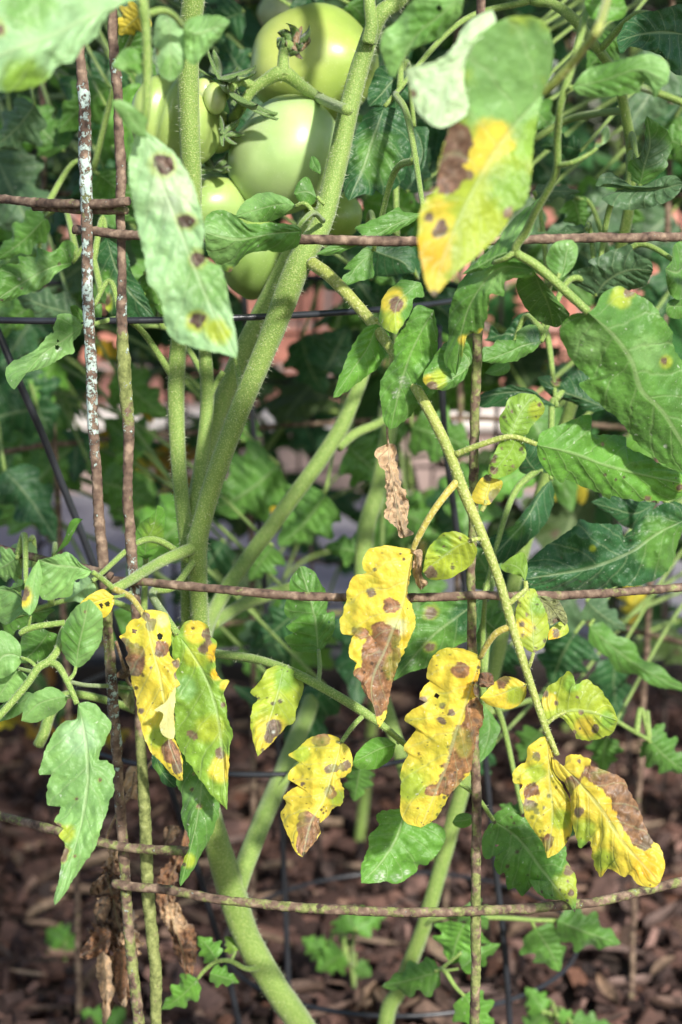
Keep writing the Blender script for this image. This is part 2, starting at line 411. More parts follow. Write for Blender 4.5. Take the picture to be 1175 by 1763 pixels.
def leaflet(parent, tile, mid, left, right, Y0, Y1, c, fold=None, wave=1.0, dry=False, name='leaflet', label=None, **o):
    LEAF_N[0] += 1; seed = LEAF_N[0] * 13
    r = np.random.default_rng(seed)
    ox, oy, k = TILE[tile]
    mp_ = pts(tile, mid); lp = pts(tile, left); rp = pts(tile, right)
    o['c'] = c
    for key in ('Z', 'B', 'H', 'W'):
        if key in o:
            q = []
            for e in o[key]:
                e = list(e); i = 1 if key == 'Z' else 0
                e[i] = ox + e[i] * k; e[i + 1] = oy + e[i + 1] * k; e[i + 2] *= k; q.append(tuple(e))
            o[key] = q
    L_px = np.linalg.norm(np.diff(mp_, axis=0), axis=1).sum()
    El = max(np.linalg.norm(np.diff(q_, axis=0), axis=1).sum() for q_ in (lp, rp))
    nt_ = int(np.clip(max(L_px / 3.0, El / 2.3), 18, 190))
    m = spline(mp_, nt_)
    le = spline(np.vstack([mp_[:1], lp, mp_[-1:]]), nt_); re = spline(np.vstack([mp_[:1], rp, mp_[-1:]]), nt_)
    # fine serration
    for e, sd in ((le, 1), (re, 2)):
        tg = np.gradient(e, axis=0); tg /= np.linalg.norm(tg, axis=1)[:, None] + 1e-9
        nn = np.stack([-tg[:, 1], tg[:, 0]], -1)
        am = (2.6 if not dry else 6.0) * min(1, L_px / 120)
        e += nn * (am * (2 * fbm(np.linspace(0, El / 7.5, nt_), np.zeros(nt_), seed + sd) - 1) * np.sin(np.linspace(0, math.pi, nt_)) ** .4)[:, None]
    W = max(np.linalg.norm(le - m, axis=1).max(), np.linalg.norm(re - m, axis=1).max())
    ns = int(np.clip(W / 3.0, 5, 34))
    s = np.linspace(-1, 1, 2 * ns + 1)
    t = np.linspace(0, 1, nt_)
    S, T = np.meshgrid(s, t)
    a = np.abs(S)[..., None]
    E = np.where((S < 0)[..., None], le[:, None, :], re[:, None, :])
    XY = m[:, None, :] * (1 - a) + E * a
    wl = np.linalg.norm(E - m[:, None, :], axis=-1)                       # local half width, px
    if fold is None: fold = (r.uniform(-.05, .55), r.uniform(-.05, .55))
    fo = np.where(S < 0, fold[0], fold[1])
    A = np.abs(S)
    dz = fo * wl * (A ** 1.25)
    dz += wl * .10 * np.sin(np.pi * T * 1.0) * (A ** 2) * r.choice([1, 1, -1])
    env = np.sin(np.pi * np.clip(T, 0.03, .99)) ** .5
    wa = wave * min(W, 60)
    dz += wa * .16 * (A ** 1.6) * np.sin(T * r.uniform(9, 15) + np.where(S < 0, 0, 2.1) + r.uniform(0, 6)) * env
    dz += wa * .42 * (fbm(XY[..., 0] / 30, XY[..., 1] / 34, seed + 4) - .5) * np.minimum(A * 2.5, 1) * env
    ph = T * 7.5 - A * 1.7 + np.where(S > 0, .37, 0)
    dz -= min(W, 45) * .085 * wave * np.abs(np.sin(np.pi * ph)) * np.sin(np.pi * np.clip(A, 0, 1)) * env   # quilting between the veins
    if dry: dz += wa * .9 * (fbm(XY[..., 0] / 13, XY[..., 1] / 13, seed + 8) - .5) * np.minimum(A * 3, 1) + wa * .75 * (np.abs(fbm(XY[..., 0] / 9, XY[..., 1] / 15, seed + 18) - .5) * 2) * np.minimum(A * 3, 1)
    if Y1 is None: Y1 = Y0
    curl = r.uniform(-.02, .03) * L_px
    dz += curl * np.sin(np.pi * T) + 0
    Yc = Y0 + (Y1 - Y0) * T
    Yw = Yc + dz * mpp(Yc)
    V = P(XY[..., 0], XY[..., 1], Yw)
    col = leaf_colour(XY[..., 0], XY[..., 1], T, S, o, seed)
    nc = 2 * ns + 1
    idx = np.arange(nt_ * nc).reshape(nt_, nc)
    F = np.stack([idx[:-1, :-1], idx[:-1, 1:], idx[1:, 1:], idx[1:, :-1]], -1).reshape(-1, 4)
    if o.get('H'):
        xc = XY.reshape(-1, 2)[F].mean(1); keep = np.ones(len(F), bool)
        rg = .6 * (fbm(xc[:, 0] / 5, xc[:, 1] / 5, seed) - .5)
        for (x, y, rr) in o['H']:
            keep &= (np.hypot(xc[:, 0] - x, xc[:, 1] - y) / rr + rg) > .85
        F = F[keep]
    F = F[:, ::-1]
    uv = np.stack([T, S * .5 + .5], -1).reshape(-1, 2)
    ob = mesh(name, V.reshape(-1, 3), F, M_DRY if dry else M_LEAF, parent, V[0, ns], col.reshape(-1, 3), uv)
    if label: ob['label'] = label
    return ob, V[0, ns]

# ------------------------------------------------------------------ the setting: soil, mulch, slab with painted edge shade, garden wall, hedge
def grid_plane(name, x0, x1, y0, y1, nx, ny, zf, mat):
    xs = np.linspace(x0, x1, nx); ys = np.linspace(y0, y1, ny)
    X, Y = np.meshgrid(xs, ys); Z = zf(X, Y)
    idx = np.arange(nx * ny).reshape(ny, nx)
    F = np.stack([idx[:-1, :-1], idx[:-1, 1:], idx[1:, 1:], idx[1:, :-1]], -1).reshape(-1, 4)
    return mesh(name, np.stack([X, Y, Z], -1).reshape(-1, 3), F, mat, origin=(0, 0, 0))
tag(grid_plane('ground', -150, 150, -60, 240, 3, 3, lambda x, y: 0 * x - .03, M_SOIL), kind='structure')
bed_z = lambda x, y: .012 * (fbm(x * 5, y * 5, 3) - .5) + .006 * (fbm(x * 30, y * 30, 4) - .5)
tag(grid_plane('soil_bed', -2.2, 2.2, -.4, 2.07, 120, 80, bed_z, M_SOIL), kind='structure')

def chips():
    r = np.random.default_rng(3)
    n = 24000
    x = r.uniform(-1.3, 1.3, n); y = .75 + (2.06 - .75) * r.random(n) ** .9
    V = np.zeros((n, 8, 3)); colr = np.zeros((n, 8, 3))
    L = .004 + .017 * r.random(n) ** 2.2; Wd = L * r.uniform(.25, .7, n); H = r.uniform(.001, .004, n)
    big = r.random(n) < .05; L[big] *= 1.7
    yaw = r.uniform(0, 6.28, n); pt = r.normal(0, .5, n); rl = r.normal(0, .6, n)
    base = bed_z(x, y) + .004 + r.random(n) * .014
    pal = np.array([(.075, .042, .032), (.12, .068, .05), (.17, .10, .078), (.24, .155, .125), (.05, .03, .024), (.30, .21, .15), (.15, .075, .045)])
    pc = np.array((.86, .76, .74)) * pal[r.choice(len(pal), n, p=[.27, .21, .13, .07, .23, .04, .05])] * r.uniform(.45, 1.35, (n, 1))
    q = 0
    for sx in (-1, 1):
        for sy in (-1, 1):
            for sz in (-1, 1):
                lx = sx * L * r.uniform(.6, 1.1, n); ly = sy * Wd * r.uniform(.45, 1.1, n); lz = sz * H
                a = lx * np.cos(pt) - lz * np.sin(pt); lz = lx * np.sin(pt) + lz * np.cos(pt); lx = a
                a = ly * np.cos(rl) - lz * np.sin(rl); lz = ly * np.sin(rl) + lz * np.cos(rl); ly = a
                V[:, q, 0] = x + lx * np.cos(yaw) - ly * np.sin(yaw)
                V[:, q, 1] = y + lx * np.sin(yaw) + ly * np.cos(yaw)
                V[:, q, 2] = base + lz; colr[:, q] = pc; q += 1
    V[:, :, 1] = np.minimum(V[:, :, 1], 2.063)
    f = np.array([(0, 1, 3, 2), (4, 6, 7, 5), (0, 4, 5, 1), (2, 3, 7, 6), (0, 2, 6, 4), (1, 5, 7, 3)])
    F = (np.arange(n)[:, None, None] * 8 + f[None]).reshape(-1, 4)
    o = mesh('bark_mulch', V.reshape(-1, 3), F, M_CHIP, origin=(0, 0, 0), col=colr.reshape(-1, 3), smooth_=False)
    tag(o, 'reddish brown bark chips covering the planting bed', 'mulch', kind='stuff')
    # curled dead leaves lying among the chips
    n = 900; Vs = []; Fs = []; Cs = []
    for k in range(n):
        xx = r.uniform(-1.0, 1.0); yy = r.uniform(1.0, 2.0); l = r.uniform(.010, .030); wd = l * r.uniform(.14, .34)
        u, v = np.meshgrid(np.linspace(0, 1, 7), np.linspace(-1, 1, 5), indexing='ij')
        wdt = wd * np.sin(np.pi * np.clip(u, .02, .98)) ** .8
        a = r.uniform(0, 6.28)
        px = (u - .5) * l * 2; py = v * wdt
        pz = .020 + .01 * r.random() + wd * 1.3 * v * v * r.uniform(.1, 1.0) + l * r.uniform(-.5, .5) * (u - .5) ** 2 + .5 * wd * (fbm(u * 5, v * 3, k) - .5)
        Q = np.stack([xx + px * math.cos(a) - py * math.sin(a), np.minimum(yy + px * math.sin(a) + py * math.cos(a), 2.06), bed_z(xx, yy) + pz], -1).reshape(-1, 3)
        b = k * 35; id_ = np.arange(35).reshape(7, 5) + b
        Fs.append(np.stack([id_[:-1, :-1], id_[:-1, 1:], id_[1:, 1:], id_[1:, :-1]], -1).reshape(-1, 4))
        Vs.append(Q); Cs.append(np.tile(np.array([(.15, .09, .065), (.24, .155, .10), (.17, .11, .09), (.10, .06, .042), (.30, .21, .14)][r.integers(5)]) * r.uniform(.7, 1.1), (35, 1)))
    o = mesh('leaf_litter', np.vstack(Vs), np.vstack(Fs), M_CHIP, origin=(0, 0, 0), col=np.vstack(Cs))
    tag(o, 'curled tan and brown dead leaves strewn over the bark mulch', 'leaf litter', kind='stuff')
chips()

def box(x0, x1, y0, y1, z0, z1, jit=0, r=None, bev=0):
    c = np.array([(x, y, z) for x in (x0, x1) for y in (y0, y1) for z in (z0, z1)], float)
    if jit: c += r.normal(0, jit, c.shape)
    return c, [(0, 1, 3, 2), (4, 6, 7, 5), (0, 4, 5, 1), (2, 3, 7, 6), (0, 2, 6, 4), (1, 5, 7, 3)]
def bevel(o, w, seg=2):
    b = o.modifiers.new('bevel', 'BEVEL'); b.width = w; b.segments = seg; b.limit_method = 'ANGLE'
V, F = box(-3, 3, 2.112, 3.06, -.02, .058)
o = mesh('path', V, F, M_SLAB, origin=(0, 2.6, 0), smooth_=False); tag(o, kind='structure'); bevel(o, .008)
ed = empty('path_edge_shade', (0, 2.09, 0)); tag(ed, 'dark board edging the mulch bed', 'painted shade')  # dark strip put where the path's front edge is only in shade
for i in range(3):
    V, F = box(-2.4 + i * 1.6 + .003, -2.4 + (i + 1) * 1.6 - .003, 2.07, 2.108, -.03, .036 + .002 * i)
    o = mesh('shade_strip', V, F, M_EDGESHADE, ed, smooth_=False); bevel(o, .003)
gw = empty('garden_wall', (0, 3.1, 0)); tag(gw, 'low red brick garden wall on a rendered base behind the bed', 'wall')
V, F = box(-1.7, 1.7, 3.07, 3.30, 0, .165); mesh('rendered_base', V, F, M_RENDER, gw, smooth_=False)
r_ = np.random.default_rng(5)
for i in range(4):
    V, F = box(-1.7 + i * .85 + .003, -1.7 + (i + 1) * .85 - .003, 3.045, 3.31, .165, .197); o = mesh('ledge_stone', V, F, M_LEDGE, gw, smooth_=False); bevel(o, .006)
V, F = box(-1.7, 1.7, 3.088, 3.28, .197, .56); mesh('mortar', V, F, M_MORTAR, gw, smooth_=False)
BV, BF = box(-.100, .100, -.05, .05, -.0285, .0285)
bm_ = []
for k in range(7):
    me = bpy.data.meshes.new('brick'); me.from_pydata((BV + r_.normal(0, .0012, BV.shape)).tolist(), [], BF)
    a = me.color_attributes.new('tint', 'FLOAT_COLOR', 'POINT')
    cc = np.ones((8, 4), np.float32); cc[:, :3] = np.array((.44, .175, .12)) * r_.uniform(.75, 1.15) + np.array((.05, .05, .05)) * r_.random(); a.data.foreach_set('color', cc.ravel())
    me.materials.append(M_BRICK); bm_.append(me)
for row in range(5):
    for i in range(17):
        x = -1.7 + .105 + i * .21 + (.105 if row % 2 else 0)
        if x > 1.62: continue
        o = link_mesh('brick', bm_[r_.integers(7)], gw, (x, 3.13 + r_.normal() * .0015, .197 + .038 + row * .0675))
        if row == 0 and i == 0: pass

# ------------------------------------------------------------------ background foliage: protos
def local_leaflet(seed, L=1.0, W=.42):
    """unit tomato leaflet along +x, lobed edges, quilted"""
    r = np.random.default_rng(seed)
    n, ns = 22, 6
    t = np.linspace(0, 1, n); s = np.linspace(-1, 1, 2 * ns + 1)
    T, S = np.meshgrid(t, s, indexing='ij')
    def half(ph):
        prof = np.sin(np.pi * t ** .72) ** .8 * (1 - .25 * t)
        lob = 1 + .30 * np.sign(np.sin(2 * np.pi * (t * 3.4 + ph))) * np.abs(np.sin(2 * np.pi * (t * 3.4 + ph))) ** .6 * np.sin(np.pi * t)
        return W * prof * lob * r.uniform(.85, 1.15)
    hl, hr = half(r.random()), half(r.random())
    w_ = np.where(S < 0, hl[:, None], hr[:, None])
    bend = r.uniform(-.25, .25)
    x = T - .10 * np.abs(S) * np.sin(np.pi * T) * 0 + .12 * np.abs(S) * w_
    y = S * w_ + bend * T * T * .4
    z = -.35 * T ** 2 * r.uniform(.3, 1.3) - r.uniform(-.1, .5) * np.abs(S) ** 1.3 * w_
    z += .05 * np.sin(T * r.uniform(8, 13) + S * 2) * np.abs(S) + .03 * np.abs(np.sin(np.pi * (T * 7.5 - 1.7 * np.abs(S)))) * np.sin(np.pi * np.abs(S))
    V = np.stack([x, y, z], -1).reshape(-1, 3) * L
    nc = 2 * ns + 1; idx = np.arange(n * nc).reshape(n, nc)
    F = np.stack([idx[:-1, :-1], idx[:-1, 1:], idx[1:, 1:], idx[1:, :-1]], -1).reshape(-1, 4)
    return V, F, np.stack([T, S * .5 + .5], -1).reshape(-1, 2), T.ravel(), S.ravel()
PROTO = {}
def proto(kind, k):
    if (kind, k) in PROTO: return PROTO[kind, k]
    V, F, uv, T, S = local_leaflet(100 + k)
    r = np.random.default_rng(k)
    base = {'green': (.06, .155, .035), 'dark': (.035, .11, .03), 'yellow': (.60, .42, .03), 'brown': (.20, .12, .07)}[kind]
    col = np.array(base) * (.8 + .4 * fbm(T * 5, S * 4, k))[:, None]
    if kind == 'green' and k % 3 == 0:
        for _ in range(3):
            f = (1 - smooth(np.hypot(T - r.random(), (S - r.uniform(-.8, .8)) * .4), .03, .07))[:, None]; col = col * (1 - f) + np.array((.12, .07, .04)) * f
    if kind == 'brown': V = V * (1, .5, 1) + np.stack([0 * T, .12 * (fbm(T * 6, S * 3, k) - .5), .35 * (fbm(T * 5, S * 2, k + 3) - .5)], -1)
    me = bpy.data.meshes.new('leaflet'); me.from_pydata(V.tolist(), [], F.tolist())
    a = me.color_attributes.new('tint', 'FLOAT_COLOR', 'POINT'); c4 = np.ones((len(V), 4), np.float32); c4[:, :3] = np.clip(col, 0, 1); a.data.foreach_set('color', c4.ravel())
    l = me.uv_layers.new(name='UVMap'); idx = np.empty(len(me.loops), np.int32); me.loops.foreach_get('vertex_index', idx); l.data.foreach_set('uv', uv.astype(np.float32)[idx].ravel())
    me.polygons.foreach_set('use_smooth', np.ones(len(me.polygons), bool)); me.materials.append(M_BGLEAF if kind != 'brown' else M_DRY)
    PROTO[kind, k] = me; return me
RACH = []
for k in range(4):
    tt = np.linspace(0, 1, 12)
    q = np.stack([tt * .2, .015 * np.sin(tt * 3 + k), .03 * np.sin(tt * 2.2) - .06 * tt ** 2 * (1 + .4 * k)], -1)
    V, F, _ = tube(q, np.linspace(.0026, .0011, 12), 6)
    me = bpy.data.meshes.new('leaf'); me.from_pydata(V.tolist(), [], F); me.polygons.foreach_set('use_smooth', np.ones(len(me.polygons), bool)); me.materials.append(M_STEM)
    RACH.append((me, q))
def compound(parent, pos, az, elev, scale, kind, r, roll=0.0):
    me, q = RACH[r.integers(4)]
    o = bpy.data.objects.new('leaf', me); COL.objects.link(o); o.parent = parent
    o.location = Vector(pos) - Vector(parent.location)
    o.rotation_euler = (roll, -elev, az); o.scale = (scale,) * 3
    for f, side in ((.38, 1), (.42, -1), (.62, 1), (.66, -1), (.84, 1), (.88, -1), (1.0, 0)):
        if side and r.random() < .08: continue
        p = np.array([np.interp(f, np.linspace(0, 1, 12), q[:, i]) for i in range(3)])
        c = bpy.data.objects.new('leaflet', proto(kind, int(r.integers(9)))); COL.objects.link(c); c.parent = o
        c.location = p
        c.rotation_euler = (r.normal(0, .4), r.uniform(.0, .7), side * r.uniform(.8, 1.25) + r.normal(0, .12))
        s = r.uniform(.055, .085) * (1.15 if side == 0 else .85 if f > .5 else .65); c.scale = (s, s, s)
    return o
BGN = [0]
def bg_plant(x, y, h, label, seed, lean=(0, 0), zmin=.16, n=None, dens=1.0):
    r = np.random.default_rng(seed)
    pl = empty('tomato_plant', (x, y, 0)); tag(pl, label, 'tomato plant', 'caged tomato plants')
    k = 40; t = np.linspace(0, 1, k)
    q = np.stack([x + lean[0] * t + .03 * np.sin(t * 4 + seed), y + lean[1] * t + .03 * np.cos(t * 3 + seed), -.02 + t * h], -1)
    V, F, _ = tube(q, np.linspace(.0048, .0026, k), 10, noise=.06, nscale=40); mesh('stem', V, F, M_STEM, pl)
    z = zmin; az = r.uniform(0, 6)
    while z < h:
        i = min(k - 1, int(z / h * (k - 1)))
        low = z < .40
        kind = 'green'
        if low: kind = r.choice(['green', 'yellow', 'brown', 'dark'], p=[.4, .12, .13, .35])
        elif r.random() < .22: kind = 'dark'
        
        compound(pl, q[i], az, r.uniform(-.5, .5), r.uniform(.75, 1.15) * (.8 if low else 1), kind, r, r.normal(0, .25))
        az += 2.4 + r.normal(0, .3); z += (.05 if low else .034) / dens * r.uniform(.7, 1.3)
    BGP.append(pl); BGS[pl.name] = q
    return pl
BGP = []; BGS = {}
def bg_cage(x, y, R, h, label, mat, seed, nv=10, wr=.0018):
    r = np.random.default_rng(seed)
    cg = empty('wire_cage', (x, y, 0)); tag(cg, label, 'plant cage', 'wire cages round the tomato plants')
    for i in range(nv):
        a = i / nv * 2 * math.pi + seed
        t = np.linspace(0, 1, 14); q = np.stack([x + R * math.sin(a) + .004 * np.sin(t * 9 + i), y - R * math.cos(a) + 0 * t, -.03 + t * (h + .03)], -1)
        V, F, _ = tube(q, np.full(14, wr), 6); mesh('vertical_wire', V, F, mat, cg)
    z = .13
    while z < h:
        a = np.linspace(0, 2 * math.pi, 60); q = np.stack([x + (R + .002) * np.sin(a), y - (R + .002) * np.cos(a), z + .004 * np.sin(a * 2 + z * 9)], -1)
        V, F, _ = tube(q, np.full(60, wr), 6, cap=False); mesh('ring_wire', V, F, mat, cg); z += .152
    return cg
for (x, y, h, lb, sd, ln, z0, dn) in (
        (-.31, 1.42, 1.15, 'tomato plant growing behind the rusty lichened wires, beside the black coned cage', 11, (.04, 0), .2, 1.3), (.34, 1.40, 1.15, 'tomato plant behind the long stalk of yellow blighted leaflets', 12, (-.03, 0), .2, 1.2),
        (.0, 1.55, 1.2, 'tomato plant standing behind the green fruit cluster', 13, (.03, 0), .36, 1.5), (-.5, 1.72, 1.2, 'tomato plant in the outer cage near the black coned cage', 14, (.08, 0), .2, 1.2), (.52, 1.74, 1.2, 'tomato plant with yellowed low leaves by the path edge', 15, (-.06, 0), .2, 1.2),
        (-.16, 1.90, 1.25, 'tallest tomato plant beside the path edge, behind the fork of the hairy stems', 16, (-.04, 0), .24, 1.4), (.27, 1.92, 1.25, 'tomato plant close to the path edge, in line with the lone lichened upright wire', 17, (.02, 0), .24, 1.4)):
    bg_plant(x, y, h, lb, sd, ln, z0, None, dn)
bg_cage(.04, 1.74, .24, 1.0, 'dark wire mesh cage behind the fruiting tomato plant', M_DARKWIRE, 1)
bg_cage(-.50, 1.66, .24, 1.0, 'dark wire mesh cage near the black coned cage', M_DARKWIRE, 2)
bg_cage(.54, 1.70, .24, 1.0, 'dark wire mesh cage around the plant by the path edge', M_DARKWIRE, 3)

def shrub(x, y, h, wd, label, seed):
    r = np.random.default_rng(seed)
    sh = empty('shrub', (x, y, 0)); tag(sh, label, 'shrub', 'shrubs behind the garden wall')
    parts = []
    for k in range(5):
        t = np.linspace(0, 1, 10); a = r.uniform(0, 6.28)
        q = np.stack([x + t * wd * .35 * math.cos(a) + .02 * np.sin(t * 5), y + t * .2 * math.sin(a), -.03 + t * h * .8], -1)
        V, F, _ = tube(q, np.linspace(.016, .005, 10), 7); parts.append((V, F))
    V, F = join(parts); mesh('trunk', V, F, M_STEMD, sh)
    n = 3200; V, F, uv, T, S = local_leaflet(seed)
    V0 = V.reshape(22, 13, 3)[::7, ::6].reshape(-1, 3); n0 = len(V0)            # a light leaf: 4 x 3 points
    u0 = uv.reshape(22, 13, 2)[::7, ::6].reshape(-1, 2)
    id_ = np.arange(n0).reshape(4, 3); F0 = np.stack([id_[:-1, :-1], id_[:-1, 1:], id_[1:, 1:], id_[1:, :-1]], -1).reshape(-1, 4)
    ph = r.random(n) * 6.28; rr = np.sqrt(r.random(n)); zz = .05 + r.random(n) ** .8 * h
    px = x + rr * np.cos(ph) * wd / 2 * (1 + .25 * np.sin(zz * 9)); py = y + rr * np.sin(ph) * .3
    A = r.uniform(0, 6.28, n); B = r.uniform(-.9, .9, n); Sz = r.uniform(.05, .10, n)
    X, Y, Z = V0[:, 0][None] * Sz[:, None], V0[:, 1][None] * Sz[:, None], V0[:, 2][None] * Sz[:, None]
    X, Z = X * np.cos(B)[:, None] - Z * np.sin(B)[:, None], X * np.sin(B)[:, None] + Z * np.cos(B)[:, None]
    X, Y = X * np.cos(A)[:, None] - Y * np.sin(A)[:, None], X * np.sin(A)[:, None] + Y * np.cos(A)[:, None]
    VV = np.stack([X + px[:, None], Y + py[:, None], Z + zz[:, None]], -1).reshape(-1, 3)
    FF = (np.arange(n)[:, None, None] * n0 + F0[None]).reshape(-1, 4)
    cc = np.repeat(np.array((.04, .10, .03)) * r.uniform(.6, 1.5, (n, 1)), n0, 0)
    o = mesh('crown', VV, FF, M_LEAF, sh, col=cc, uv=np.tile(u0, (n, 1))); o['kind'] = 'stuff'
for k, (x, y, lb) in enumerate([(-1.0, 3.65, 'dark evergreen shrub behind the wall at the end by the black cage'), (-.35, 3.75, 'dense dark shrub behind the wall, in line with the fruit'), (.3, 3.65, 'dense dark shrub behind the wall, in line with the lone lichened upright wire'), (.95, 3.75, 'dark evergreen shrub behind the wall beyond the path edge')]):
    shrub(x, y, 1.75, .95, lb, 40 + k)

# ------------------------------------------------------------------ the rusty cage round the plant
def cage():
    cg = empty('rusty_mesh_cage', (CYL[0], CYL[1], 0))
    tag(cg, 'rusty reinforcing-mesh cage crusted with pale lichen around the blighted tomato plant', 'plant cage')
    xc, yc, R = CYL
    def finish(name, q3, w_, lich, alg, seed, dY=0):
        q = spline(np.hstack([q3, np.asarray(w_, float)[:, None], np.asarray(lich, float)[:, None], np.asarray(alg, float)[:, None]]), max(10, int(np.linalg.norm(np.diff(q3, axis=0), axis=1).sum() / .0014)), cr=False)
        c = q[:, :3] + .0007 * (np.stack([fbm(np.arange(len(q)) / 18, np.zeros(len(q)) + a, seed) for a in (0, 7, 13)], -1) - .5) * 2
        lump = 1 + .16 * (fbm(np.arange(len(q)) / 5, np.zeros(len(q)), seed + 3) - .5) + q[:, 4] * .12 + q[:, 5] * .05
        V, F, t = tube(c, q[:, 3] * lump, 12, noise=.17, nscale=650, seed=seed)
        seg = 12
        mesh(name, V, F, M_RUST, cg, extra={'lichen': np.repeat(q[:, 4], seg), 'algae': np.repeat(q[:, 5], seg)})
    def vert(rows, seed, off=0.0):
        rows = np.array(rows, float)                       # px, py, width px, lichen, algae
        Y = np.array([ycyl(p) for p in rows[:, 0]]) + off
        Y = Y * .3 + Y.mean() * .7
        q = spline(np.hstack([rows[:, :2], Y[:, None], rows[:, 2:]]), 80)
        finish('vertical_wire', P(q[:, 0], q[:, 1], q[:, 2]), q[:, 3] / 2 * mpp(q[:, 2]), q[:, 4], q[:, 5], seed)
    vert([(132, -260, 18, .3, 0), (134, -60, 18, .3, 0), (139, 90, 17, 0, 0), (142, 132, 17, .05, .0), (145, 141, 20, .95, 0), (146, 180, 20, .9, 0), (147, 195, 20, .42, .2), (147, 215, 20, .42, .2), (147, 235, 20, .8, 0), (148, 260, 20, .72, .2), (148, 310, 20, .75, .5), (150, 400, 19, .55, .2), (152, 500, 18, .75, 0),
          (157, 640, 18, .7, 0), (162, 740, 18, .7, 0), (166, 800, 18, .35, 0), (170, 880, 19, .15, 0), (177, 980, 19, .15, 0), (184, 1080, 19, .25, .7), (193, 1200, 19, .6, .2), (203, 1330, 18, .4, .2), (212, 1450, 19, .25, .42), (222, 1580, 19, .3, .5),
          (230, 1680, 20, .25, .6), (240, 1770, 20, .2, .5), (262, 2130, 20, .2, .5)], 1, -.004)
    vert([(190, -260, 16, .2, 0), (195, 20, 16, .1, 0), (196, 80, 16, .15, 0), (197, 100, 18, .55, .2), (199, 130, 18, .5, .2), (202, 160, 16, .1, 0), (204, 240, 17, .15, .1), (207, 300, 17, .35, .3), (207, 350, 16, .05, 0), (209, 450, 15, .1, .1), (210, 530, 17, .5, .1), (211, 560, 18, .3, .4),
          (213, 600, 21, .3, .95), (217, 660, 22, .35, 1), (222, 740, 20, .5, .4), (221, 780, 17, .05, .3), (220, 830, 17, .1, .2), (223, 900, 18, .3, .3), (227, 950, 18, .3, .3), (232, 1010, 18, .7, .1), (237, 1100, 18, .2, .1), (240, 1250, 18, .1, .5), (246, 1320, 19, .1, .9),
          (252, 1450, 22, .05, .95), (258, 1560, 22, .05, .95), (266, 1650, 22, .1, .9), (270, 1770, 20, .1, .8), (285, 2130, 20, .1, .7)], 2, .004)
    vert([(830, -260, 16, .1, .2), (827, 200, 16, .1, .2), (825, 440, 16, .1, .2), (823, 600, 16, .1, .6), (817, 760, 16, .12, .6), (815, 900, 16, .05, .6), (813, 1020, 15, .05, .6), (814, 1120, 17, .1, .6), (818, 1250, 17, .1, .5), (820, 1400, 17, .12, .45), (818, 1560, 18, .1, .6), (820, 1680, 18, .1, .7), (818, 1770, 18, .1, .5), (815, 2130, 18, .1, .5)], 3, 0)
    for k in range(1, 10):                                  # uprights round the far side
        a = .118 + .563 * k
        t = np.linspace(0, 1, 30); z = -.04 + t * 1.1
        q = np.stack([xc + R * math.sin(a) + .004 * np.sin(t * 7 + k), yc - R * math.cos(a) + 0 * t, z], -1)
        finish('vertical_wire', q, np.full(30, .0021), .1 + 0 * t, .3 + 0 * t, 10 + k)
    def ring(front, tail, seed, ww, alg):
        fr = np.array(front, float); q = spline(fr, 60); Y = np.array([ycyl(p) for p in q[:, 0]]) - .003
        A = P(q[:, 0], q[:, 1], Y)
        tl = spline(np.array(tail, float), 30); Y2 = np.array([ycyl(p) for p in tl[:, 0]]) - .006
        B = P(tl[:, 0], tl[:, 1], Y2)
        f = lambda p: math.atan2(p[0] - xc, yc - p[1])
        a0, a1 = f(A[-1]), f(B[0]) + 2 * math.pi
        a = np.linspace(a0, a1, 70)[1:-1]; z = np.linspace(A[-1, 2], B[0, 2], 70)[1:-1] + .004 * np.sin(a * 3)
        M = np.stack([xc + (R + .003) * np.sin(a), yc - (R + .003) * np.cos(a), z], -1)
        q3 = np.vstack([A, M, B]); n = len(q3)
        finish('ring_wire', q3, np.full(n, ww / 2 * mpp(.8)), .12 + .1 * fbm(np.arange(n) / 6, np.zeros(n), seed), alg + .25 * fbm(np.arange(n) / 9, np.zeros(n), seed + 1), seed)
    ring([(128, 397), (180, 400), (230, 403), (380, 409), (520, 412), (690, 417), (900, 413), (1000, 410), (1180, 407)], [(-160, 338), (-10, 344), (100, 350), (180, 351), (222, 346)], 21, 16, .05)
    ring([(168, 992), (200, 1000), (250, 1003), (350, 1012), (470, 1023), (600, 1028), (700, 1028), (815, 1025), (1000, 1024), (1100, 1018), (1180, 1010)], [(-160, 900), (-10, 942), (60, 960), (150, 980), (192, 993)], 22, 15, .2)
    ring([(198, 1522), (280, 1532), (400, 1550), (520, 1563), (640, 1568), (820, 1569), (940, 1562), (1060, 1545), (1180, 1518)], [(-160, 1350), (-10, 1400), (60, 1420), (150, 1445), (230, 1460), (325, 1465)], 23, 17, .34)
    # doubled strand next to the upper ring's loose end, and the ring above the picture
    q = spline(np.array([(60, 355.), (140, 361), (218, 364)]), 24); Y = np.array([ycyl(p) for p in q[:, 0]]) - .001
    finish('tie_wire', P(q[:, 0], q[:, 1], Y), np.full(24, 6.5 * mpp(.84)), .2 + np.zeros(24), np.linspace(.1, .6, 24), 31)
    a = np.linspace(0, 2 * math.pi, 120)
    finish('ring_wire', np.stack([xc + (R + .003) * np.sin(a), yc - (R + .003) * np.cos(a), .742 + .004 * np.sin(a * 2)], -1), np.full(120, .0021), .1 + 0 * a, .2 + 0 * a, 24)
cage()

